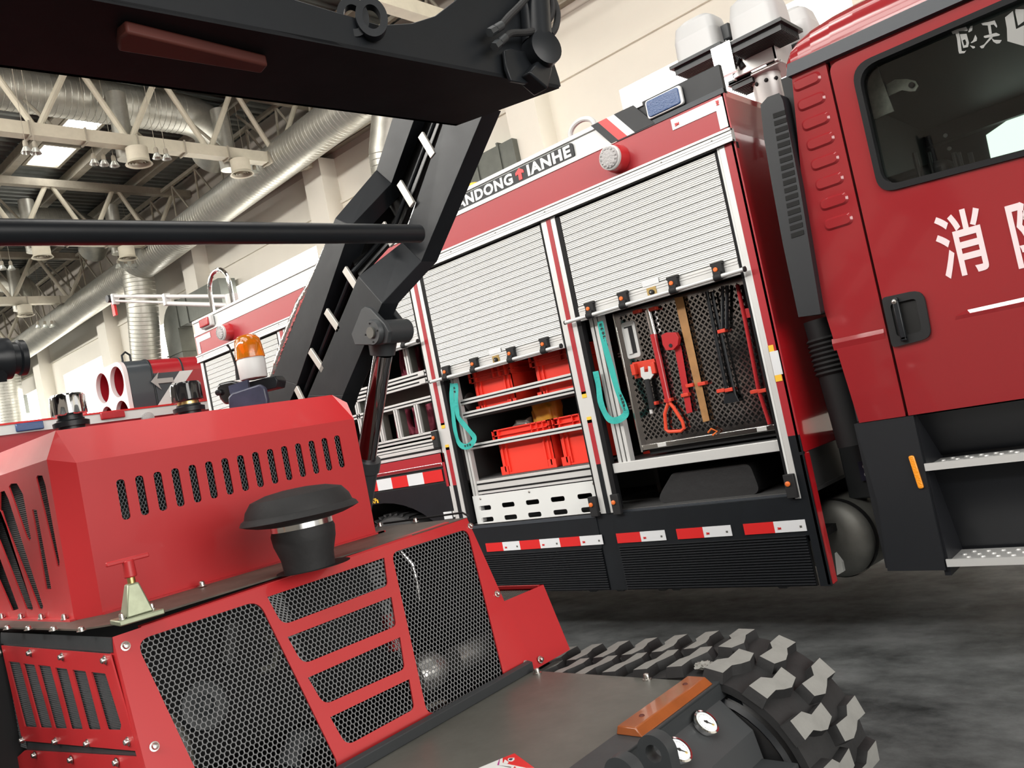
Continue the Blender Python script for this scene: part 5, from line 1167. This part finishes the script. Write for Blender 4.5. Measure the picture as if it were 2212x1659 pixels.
# --- the far rubber track
TYC = 2.31; HW = .185
ctrl = []
cxw, czw, rw = -1.425, .385, .325        # front idler
for a in np.linspace(math.radians(97), -math.radians(100), 40): ctrl.append((cxw+rw*math.cos(a), czw+rw*math.sin(a)))
ctrl += [(-1.6, .055), (-2.2, .05), (-3.1, .05)]
for a in np.linspace(math.radians(-95), math.radians(-265), 24): ctrl.append((-3.2+.26*math.cos(a), .31+.26*math.sin(a)))
ctrl += [(-2.9, .58), (-2.2, .625)]
P = [V((a, 0, b_)) for a, b_ in ctrl]; P.append(P[0])
seg = []; tot = 0
for a, b_ in zip(P[:-1], P[1:]): seg.append((tot, a, b_)); tot += (b_-a).length
def at(s):
    s %= tot
    for t0, a, b_ in seg:
        L = (b_-a).length
        if s <= t0+L+1e-9: return a+(b_-a)*((s-t0)/L), (b_-a).normalized()
    return P[0], (P[1]-P[0]).normalized()
def trackgeo(yc, sgn=1):
    n = 160; A = []; B = []; A2 = []; B2 = []
    for k in range(n):
        p, d = at(tot*k/n); nn = V((-d.z, 0, d.x)); A.append(p+V((0, yc-HW, 0))); B.append(p+V((0, yc+HW, 0))); A2.append(p-nn*-.0+V((0, yc-HW, 0))+(V((d.z, 0, -d.x)))*.022); B2.append(p+V((0, yc+HW, 0))+V((d.z, 0, -d.x))*.022)
    return A, B, A2, B2
# clockwise front-down travel: outward normal is to the left of direction
A, B, _, _ = trackgeo(TYC); n = len(A)
inn_ = lambda s_: (lambda pd: pd[0]-V((-pd[1].z, 0, pd[1].x))*.024)(at(s_))
A2 = [inn_(tot*k/n)+V((0, TYC-HW, 0)) for k in range(n)]; B2 = [inn_(tot*k/n)+V((0, TYC+HW, 0)) for k in range(n)]
g = G(); vs = A+B+A2+B2; fs = []
for k in range(n):
    j = (k+1) % n; fs += [(k, j, n+j, n+k), (2*n+k, 3*n+k, 3*n+j, 2*n+j), (k, 2*n+k, 2*n+j, j), (n+k, n+j, 3*n+j, 3*n+k)]
g.add(vs, fs); tr = r_(g, 'rubber_track', RUB)
# lugs: two staggered rows of chevron-shaped blocks
NL = 42; pit_ = tot/NL; first = None
for row in (0, 1):
    for k in range(NL):
        s_ = (k+(.5 if row else 0))*pit_
        yA2, yB2 = (TYC-HW-.004, TYC+.012) if row == 0 else (TYC-.012, TYC+HW+.004)
        prof = [(0.0, -.34), (.40, -.32), (.56, -.16), (1.0, -.20), (1.0, .14), (.70, .24), (.50, .16), (.34, .06), (0, .08)]
        lo = []; hi = []
        for fy, fs2 in prof:
            yy = yA2+(yB2-yA2)*(fy if row == 0 else 1-fy); p, d = at(s_+fs2*pit_*1.25); nn = V((-d.z, 0, d.x))
            lo.append(p+V((0, yy, 0))-nn*.001)
            cy = (yA2+yB2)/2; sh_ = .80; p2, d2 = at(s_+(-.09+(fs2+.09)*sh_)*pit_*1.25); n2 = V((-d2.z, 0, d2.x)); hi.append(p2+V((0, cy+(yy-cy)*.9, 0))+n2*.030)
        m0 = len(lo); g = G(); g.v = [tuple(q) for q in lo+hi]; g.f = [tuple(range(m0))[::-1], tuple(range(m0, 2*m0))]+[(i, (i+1) % m0, (i+1) % m0+m0, i+m0) for i in range(m0)]
        cz = lo[0].z
        ob = g.out('track_lug', RUB, tr, smooth=False)
        ob.data.materials.append(TREAD)
        me = ob.data; nrm = V((-at(s_)[1].z, 0, at(s_)[1].x))
        for f_ in me.polygons:
            if f_.normal.dot(nrm) > .93 and len(f_.vertices) == m0: f_.material_index = 1
# wheels of the track
r_(G().lathe([(.10, -.02), (.22, -.02), (.27, .0), (.295, .03), (.295, .30), (.27, .33), (.05, .33)], (cxw, TYC-HW+.02, czw), (0, 1, 0), 40), 'idler_wheel', mat('idler black', (.012, .012, .013), .4), par=None)
r_(G().lathe([(.25, .0), (.262, -.012), (.275, .0)], (cxw, TYC-HW+.012, czw), (0, 1, 0), 40, cap=False), 'idler_rim', BK)
for x in (-1.95, -2.35, -2.75): r_(G().lathe([(.0, 0), (.10, .0), (.12, .02), (.12, .28), (.1, .3)], (x, TYC-.15, .20), (0, 1, 0), 24), 'road_wheel', BKD)
r_(G().lathe([(.0, 0), (.20, .0), (.225, .02), (.225, .28), (.2, .3)], (-3.2, TYC-.15, .31), (0, 1, 0), 30), 'drive_sprocket', BKD)
r_(G().box(-3.2, -1.45, 1.9, 2.13, .22, .50).box(-3.3, -1.6, .75, 2.0, .30, .66), 'track_frame', BKD, bev=.01)
# near track, only its rear inner part could be seen from here
r_(G().lathe([(.0, 0), (.24, .0), (.26, .02), (.26, .33), (.24, .35)], (-3.2, .38, .31), (0, 1, 0), 30).lathe([(.0, 0), (.30, .0), (.32, .02), (.32, .33), (.3, .35)], (-1.5, .30, .385), (0, 1, 0), 30).box(-3.2, -1.5, .30, .65, .05, .62), 'near_track', RUB)
r_(G().tube([(-2.75, .62, 1.22), (-2.70, .60, 1.0), (-2.75, .6, .85), (-2.9, .62, .7)], .045), 'side_hose', RUB)
r_(G().tube([(-3.0, .66, 1.35), (-2.95, .62, 1.1), (-3.0, .6, .8)], .05), 'side_hose', RUB)
# --- filler caps behind the hood
def filler(px, py, m_, n_):
    p = onX(px, py, -2.75); x, y = -2.75, p.y; z = 1.78
    b_ = r_(G().lathe([(.038, 0), (.038, .13), (.052, .13), (.053, .145), (.040, .15), (.040, .155)], (x, y, z-.09+.0), n=28), 'filler_neck', BK)
    fl2 = lambda i, k: (.94 if (i % 5 in (0, 1)) and k in (1, 2) else 1)
    r_(G().lathe([(.046, .165), (.052, .17), (.052, .225), (.047, .232), (.0, .235)], (x, y, z-.09), n=40, fn=fl2), n_, m_, par=b_)
    if m_ is not CHR: r_(G().lathe([(.036, .15), (.036, .17)], (x, y, z-.09), n=24), 'filler_thread', GOLD, par=b_)
    else: r_(G().lathe([(.036, .15), (.036, .17)], (x, y, z-.09), n=24), 'filler_thread', BK, par=b_)
filler(155, 920, CHR, 'chrome_filler_cap'); filler(408, 880, mat('gloss black cap', (.012, .012, .013), .12, coat=.6), 'black_filler_cap')
# --- beacon, antenna, camera and guard behind the hood
dp = 3.1; at3 = lambda px, py, d=dp: EYE+ray(px, py)*d
b0 = at3(549, 818)
bk0 = r_(G().lathe([(.048, 0), (.050, .004), (.052, .070), (.050, .076)], b0, n=36, fn=lambda i, k: 1-.01*(i % 3)), 'beacon_base', WHS)
r_(G().lathe([(.050, .076), (.054, .078), (.053, .090), (.050, .12), (.046, .148), (.034, .162), (.012, .168), (0, .169)], b0, n=36), 'beacon_lens', AMB, par=bk0)
r_(G().lathe([(.012, .078), (.022, .10), (.03, .13), (.0, .13)], b0, n=16), 'beacon_reflector', mat('beacon reflector', (.9, .45, .08), .2, metal=1.), par=bk0)
q = [at3(*p_) for p_ in ((497, 836), (593, 811), (600, 822), (597, 838), (555, 848), (503, 858))]
r_(G().prism(q, FWD*.12), 'beacon_tray', BK, bev=.004)
r_(G().prism([at3(*p_, 3.05) for p_ in ((493, 834), (534, 820), (537, 840), (497, 852))], FWD*.02), 'guard_plate', NAVY, smooth=False)
r_(G().prism([at3(*p_, 3.0) for p_ in ((492, 858), (500, 849), (560, 830), (572, 838), (578, 864), (578, 890), (495, 892))], FWD*.03), 'guard_shield', NAVY, bev=.006)
r_(G().prism([at3(*p_, 3.2) for p_ in ((467, 836), (472, 828), (500, 822), (520, 826), (520, 870), (485, 874), (474, 862))], FWD*.06), 'camera_housing', mat('gloss black', (.01, .01, .011), .15, coat=.5), bev=.01)
c_ = at3(473, 848, 3.19); r_(G().lathe([(.012, 0), (.012, .01), (.008, .012)], c_, -FWD, 16), 'camera_lens', BK)
an = [at3(517, 820, 3.15), at3(511, 790, 3.15), at3(503, 770, 3.15), at3(496, 752, 3.15), at3(491, 745, 3.15)]
r_(G().tube(an, [.013, .007, .0045, .0035, .005]), 'antenna', BKD)
# --- zigzag lifting arm (far one)
S4 = lambda a, b_: (560+a/2.593, 240+b_/2.593)
yl0, yu0 = 2.10, 2.30
def strip3(L, R, ys, th, name, m_, par=None):
    A_ = [onY(*S4(*p_), y) for p_, y in zip(L, ys)]; B_ = [onY(*S4(*p_), y) for p_, y in zip(R, ys)]
    return r_(G().strip(A_, B_, (0, th, 0)), name, m_, par=par, bev=.0015, smooth=False)
ys = [2.08, 2.10, 2.10, 2.30, 2.31]
armL = strip3([(-60, 1850), (75, 1490), (425, 600), (655, 330), (765, -20)], [(60, 1880), (212, 1530), (515, 640), (740, 405), (890, -15)], [2.1, 2.1, 2.1, 2.30, 2.30], .10, 'arm_left_plate', BK)
armR = strip3([(170, 1850), (275, 1590), (555, 925), (800, 735), (1045, 20)], [(385, 1850), (470, 1590), (688, 1078), (908, 842), (1268, -20)], [2.1, 2.1, 2.1, 2.28, 2.30], .085, 'arm_right_plate', BK)
# cable channel between the plates
C_L = [(60, 1880), (185, 1590), (480, 740), (700, 480), (905, -20)]; C_R = [(180, 1850), (285, 1590), (560, 925), (800, 660), (1050, 0)]
A_ = [onY(*S4(*p_), y) for p_, y in zip(C_L, [2.16, 2.16, 2.17, 2.34, 2.36])]; B_ = [onY(*S4(*p_), y) for p_, y in zip(C_R, [2.16, 2.16, 2.17, 2.34, 2.36])]
ch = r_(G().strip(A_, B_, (0, .02, 0)), 'cable_channel', mat('channel black', (.006, .006, .006), .25), smooth=False)
for f in (.15, .85):
    pts = [a_.lerp(b_, f)+V((0, -.02, 0)) for a_, b_ in zip(A_, B_)]
    r_(G().tube(pts, .010), 'channel_hose', BK, par=ch)
for (a, b_), (c, d), yy in (((905, 140), (962, 235), 2.29), ((785, 410), (845, 510), 2.27), ((478, 893), (535, 980), 2.11), ((375, 1128), (435, 1215), 2.1), ((285, 1350), (345, 1440), 2.1), ((205, 1558), (245, 1640), 2.1), ((690, 640), (735, 735), 2.2)):
    p1, p2 = onY(*S4(a, b_), yy), onY(*S4(c, d), yy); dd = (p2-p1); n_ = V((dd.z, 0, -dd.x)).normalized()*-.016
    r_(G().ob(p1-dd*.1-n_, dd*1.25, n_*2, (0, .012, 0)), 'arm_rung', mat('pale rung', (.52, .50, .46), .35, metal=.4), par=ch, bev=.002)
# foil wrapped pipe on the arm's left edge
fp = [onY(*S4(*p_), 2.2) for p_ in ((80, 1490), (150, 1290), (235, 1080), (290, 980), (375, 760))]
r_(G().tube(fp, [.022, .026, .026, .02, .010], 12), 'foil_wrapped_pipe', FOIL)
# pin boss, cylinder head and rod
pp = onY(*S4(640, 1240), 2.04)
plt_ = [onY(*S4(*q), 2.05) for q in ((590, 1095), (620, 1105), (700, 1190), (725, 1235), (715, 1300), (665, 1312), (535, 1310), (515, 1250), (570, 1110))]
bp_ = r_(G().prism(plt_, (0, .02, 0)), 'boss_plate', GRD, bev=.003)
r_(G().lathe([(.046, 0), (.050, .006), (.050, .05)], pp-V((0, .01, 0)), (0, 1, 0), 32).lathe([(.046, .0), (.046, .125)], pp+V((0, .04, 0)), (0, 1, 0), 32), 'pin_boss', GRD, par=bp_)
r_(G().lathe([(.022, -.004), (.022, .004)], pp-V((0, .014, 0)), (0, 1, 0), 24), 'pin', GRY, par=bp_)
bolts([pp+V((.036*math.cos(t), -.011, .036*math.sin(t))) for t in (0, 1.57, 3.14, 4.71)], (0, -1, 0), bp_, r=.0035, h=.002, name='dark_hole', material=BKD, washer=False)
plt2 = [V((p.x, 2.235, p.z))+V((.0, 0, -.0)) for p in [onY(*S4(*q), 2.235) for q in ((725, 1100), (745, 1125), (800, 1195), (818, 1235), (800, 1290), (755, 1300), (660, 1290), (640, 1150))]]
r_(G().prism(plt2, (0, .03, 0)), 'rear_boss_plate', GRD, bev=.004)
c1, c2, c3 = onY(*S4(690, 1300), 2.16), onY(*S4(690, 1365), 2.16), onY(790, 1000, 2.16)
r_(G().cyl(c1, c2, .058, .050, n=24), 'rod_eye', GRD); r_(G().cyl(c2, c3, .040, n=24), 'piston_rod', mat('dark chrome rod', (.35, .33, .34), .07, metal=1.)); 
d_ = (c3-c2).normalized(); r_(G().cyl(c3-d_*.02, c3+d_*.03, .062, n=24).cyl(c3+d_*.03, c3+d_*.8, .055, n=24), 'cylinder_barrel', GRD)
# cross pipe to the near arm
pA, pB = onX(905, 505, -2.18), V((-2.20, -.3, 2.235))
pm = onX(100, 502, -2.18); dd = (pm-pA); pB = pA+dd*1.35
r_(G().cyl(pA, pB, .0335, n=24), 'cross_pipe', BK)
# near arm, the mirror image of the far one, just outside the left edge of view
def mir(o, name):
    g = G(); c = ORGN[o]; g.v = [(q.co.x+c.x, 2.62-(q.co.y+c.y), q.co.z+c.z) for q in o.data.vertices]; g.f = [tuple(f.vertices) for f in o.data.polygons]
    return r_(g, name, BK, bev=.0015, smooth=False)
mir(armL, 'near_arm_left_plate'); mir(armR, 'near_arm_right_plate')
# near pin boss at the left edge of view
nb = onZ(10, 775, 2.03); nb = V((nb.x, nb.y, nb.z))
r_(G().lathe([(.052, -.06), (.055, -.05), (.055, 0), (.060, .01), (.060, .03), (.046, .035), (.046, .05), (.052, .055), (.052, .07)], nb+V((0, -.02, 0)), (0, 1, 0), 32), 'near_pin_boss', BK)
r_(G().prism([nb+V((-.02, -.03, .09)), nb+V((.03, -.03, .05)), nb+V((.05, -.03, -.02)), nb+V((.02, -.03, -.07)), nb+V((-.09, -.03, -.05)), nb+V((-.12, -.03, .04))], (0, .02, 0)), 'near_boss_plate', BK)
# --- top cross beam
BZ = 2.60; ux = lambda px, py: onZ(px, py, BZ)
e1_, e2_, e3_, e4_ = ux(985, 272), ux(1208, 191), ux(790, 112), ux(0, 145)
ydir = (e1_-e4_).normalized(); e5 = e4_-ydir*1.4; rdir = (e2_-e3_).normalized(); e6 = e3_-rdir*2.2
r_(G().prism([e1_, e2_, e6, e5], (0, 0, .012)), 'beam_underside', mat('black steel darkened underside', (.008, .009, .011), .6, spec=.2, var=.3, vscale=4), smooth=False)  # same black paint as the sides, darkened and dulled to mute the red reflection
sn_ = rdir.cross(V((0, 0, 1))).normalized()
sidepx = [(0, -45), (219, 0), (740, 101), (790, 112), (1205, 190), (1212, 186), (1208, 168), (1192, 120), (1170, 60), (1160, 0), (1150, -60), (1010, -60), (985, 0), (940, 34), (890, 50), (820, 54), (740, 30), (641, 0), (450, -60), (0, -200)]
side = [onP(a, b_, e2_, sn_) for a, b_ in sidepx]
bs = r_(G().prism(side, -sn_*.012 if sn_.x > 0 else sn_*.012), 'beam_side_plate', BK, bev=.002)
r_(G().prism([e1_, e5, e5+V((0, 0, .28)), e1_+V((0, 0, .28))], (.012, 0, 0)), 'beam_far_plate', BK, smooth=False)
ub = [ux(*q) for q in ((252, 58), (270, 42), (575, 118), (560, 136), (250, 84))]
r_(G().prism([p+V((0, 0, -.03)) for p in ub], (0, 0, .03)), 'rubber_buffer', REDS, bev=.006)
# clevis rings on the beam
for dx, (px, py) in ((0, (762, 42)), (0, (802, 42))):
    p = onP(px, py, e2_+V((-.01 if px < 780 else .02, 0, 0)), sn_)
    L = [(.042*math.cos(t), .055*math.sin(t)) for t in np.linspace(0, 2*math.pi, 33)[:-1]]; Hh = [(.024*math.cos(t), .034*math.sin(t)) for t in np.linspace(0, 2*math.pi, 33)[:-1]]
    plate(L, [Hh], p, (.55, .83, 0), (0, 0, 1), .03, 'clevis_ring', BK, rb, bev=.005)
# tilt cylinder and its hoses at the beam end
cb = onP(1165, 115, e2_+V((.03, 0, 0)), sn_); ct = onP(1152, -60, e2_+V((.03, 0, 0)), sn_)
cy = r_(G().cyl(cb+V((0, 0, .03)), ct, .048, n=28), 'tilt_cylinder', BK)
r_(G().lathe([(.035, -.05), (.055, -.045), (.058, 0), (.055, .045), (.03, .05)], cb+V((0, 0, -.0)), (1, -.3, .0), 28), 'cylinder_eye', BK, par=cy)
r_(G().loft([cb+V((.02, -.04, -.04)), cb+V((.02, .03, -.05)), cb+V((.02, -.02, -.13)), cb+V((.02, -.10, -.09))], [cb+V((-.04, -.04, -.04)), cb+V((-.04, .03, -.05)), cb+V((-.04, -.02, -.13)), cb+V((-.04, -.10, -.09))]), 'cylinder_clevis', BK, par=cy, bev=.006)
r_(G().prism([onP(a, b_, e2_+V((.012, 0, 0)), sn_) for a, b_ in ((1084, 112), (1098, 108), (1150, 120), (1168, 160), (1158, 178), (1130, 184), (1098, 178), (1088, 150))], (.012, 0, 0)), 'clevis_pad', BK, bev=.003)
hb_ = lambda px, py, off=.03: onP(px, py, e2_+V((off, 0, 0)), sn_)
for L in ([(1062, 68), (1082, 55), (1100, 35), (1125, 10), (1150, -20)], [(1072, 98), (1090, 82), (1105, 72), (1140, 70), (1168, 60), (1190, 35), (1192, 0), (1180, -30)], [(1190, 75), (1200, 60), (1204, 30), (1195, 0), (1180, -20)]):
    pt = [hb_(*q, .05) for q in smooth(L, 4)]; r_(G().tube(pt, .011), 'hydraulic_hose', RUB, par=cy)
    d_ = (pt[3]-pt[0]).normalized()
    if L[0][0] < 1100: r_(G().cyl(pt[0]-d_*.012, pt[0]+d_*.018, .014, n=6).cyl(pt[0]+d_*.018, pt[0]+d_*.055, .0135, n=14), 'hose_fitting', GRD, par=cy)
# crumpled wrapper on the track
bm = bmesh.new(); bmesh.ops.create_icosphere(bm, subdivisions=3, radius=.03)
rs = random.Random(3)
for v in bm.verts: v.co = v.co*rs.uniform(.55, 1.15); v.co.z *= .35
me = bpy.data.meshes.new('w'); bm.to_mesh(me); bm.free()
p = onZ(1520, 1437, .728); o = link(me, 'crumpled_wrapper', mat('clear wrapper', (.5, .5, .46), .25, trans=.5), None, p, smooth=False); tag(o, 'small crumpled clear wrapper lying on top of the rubber track', 'wrapper')
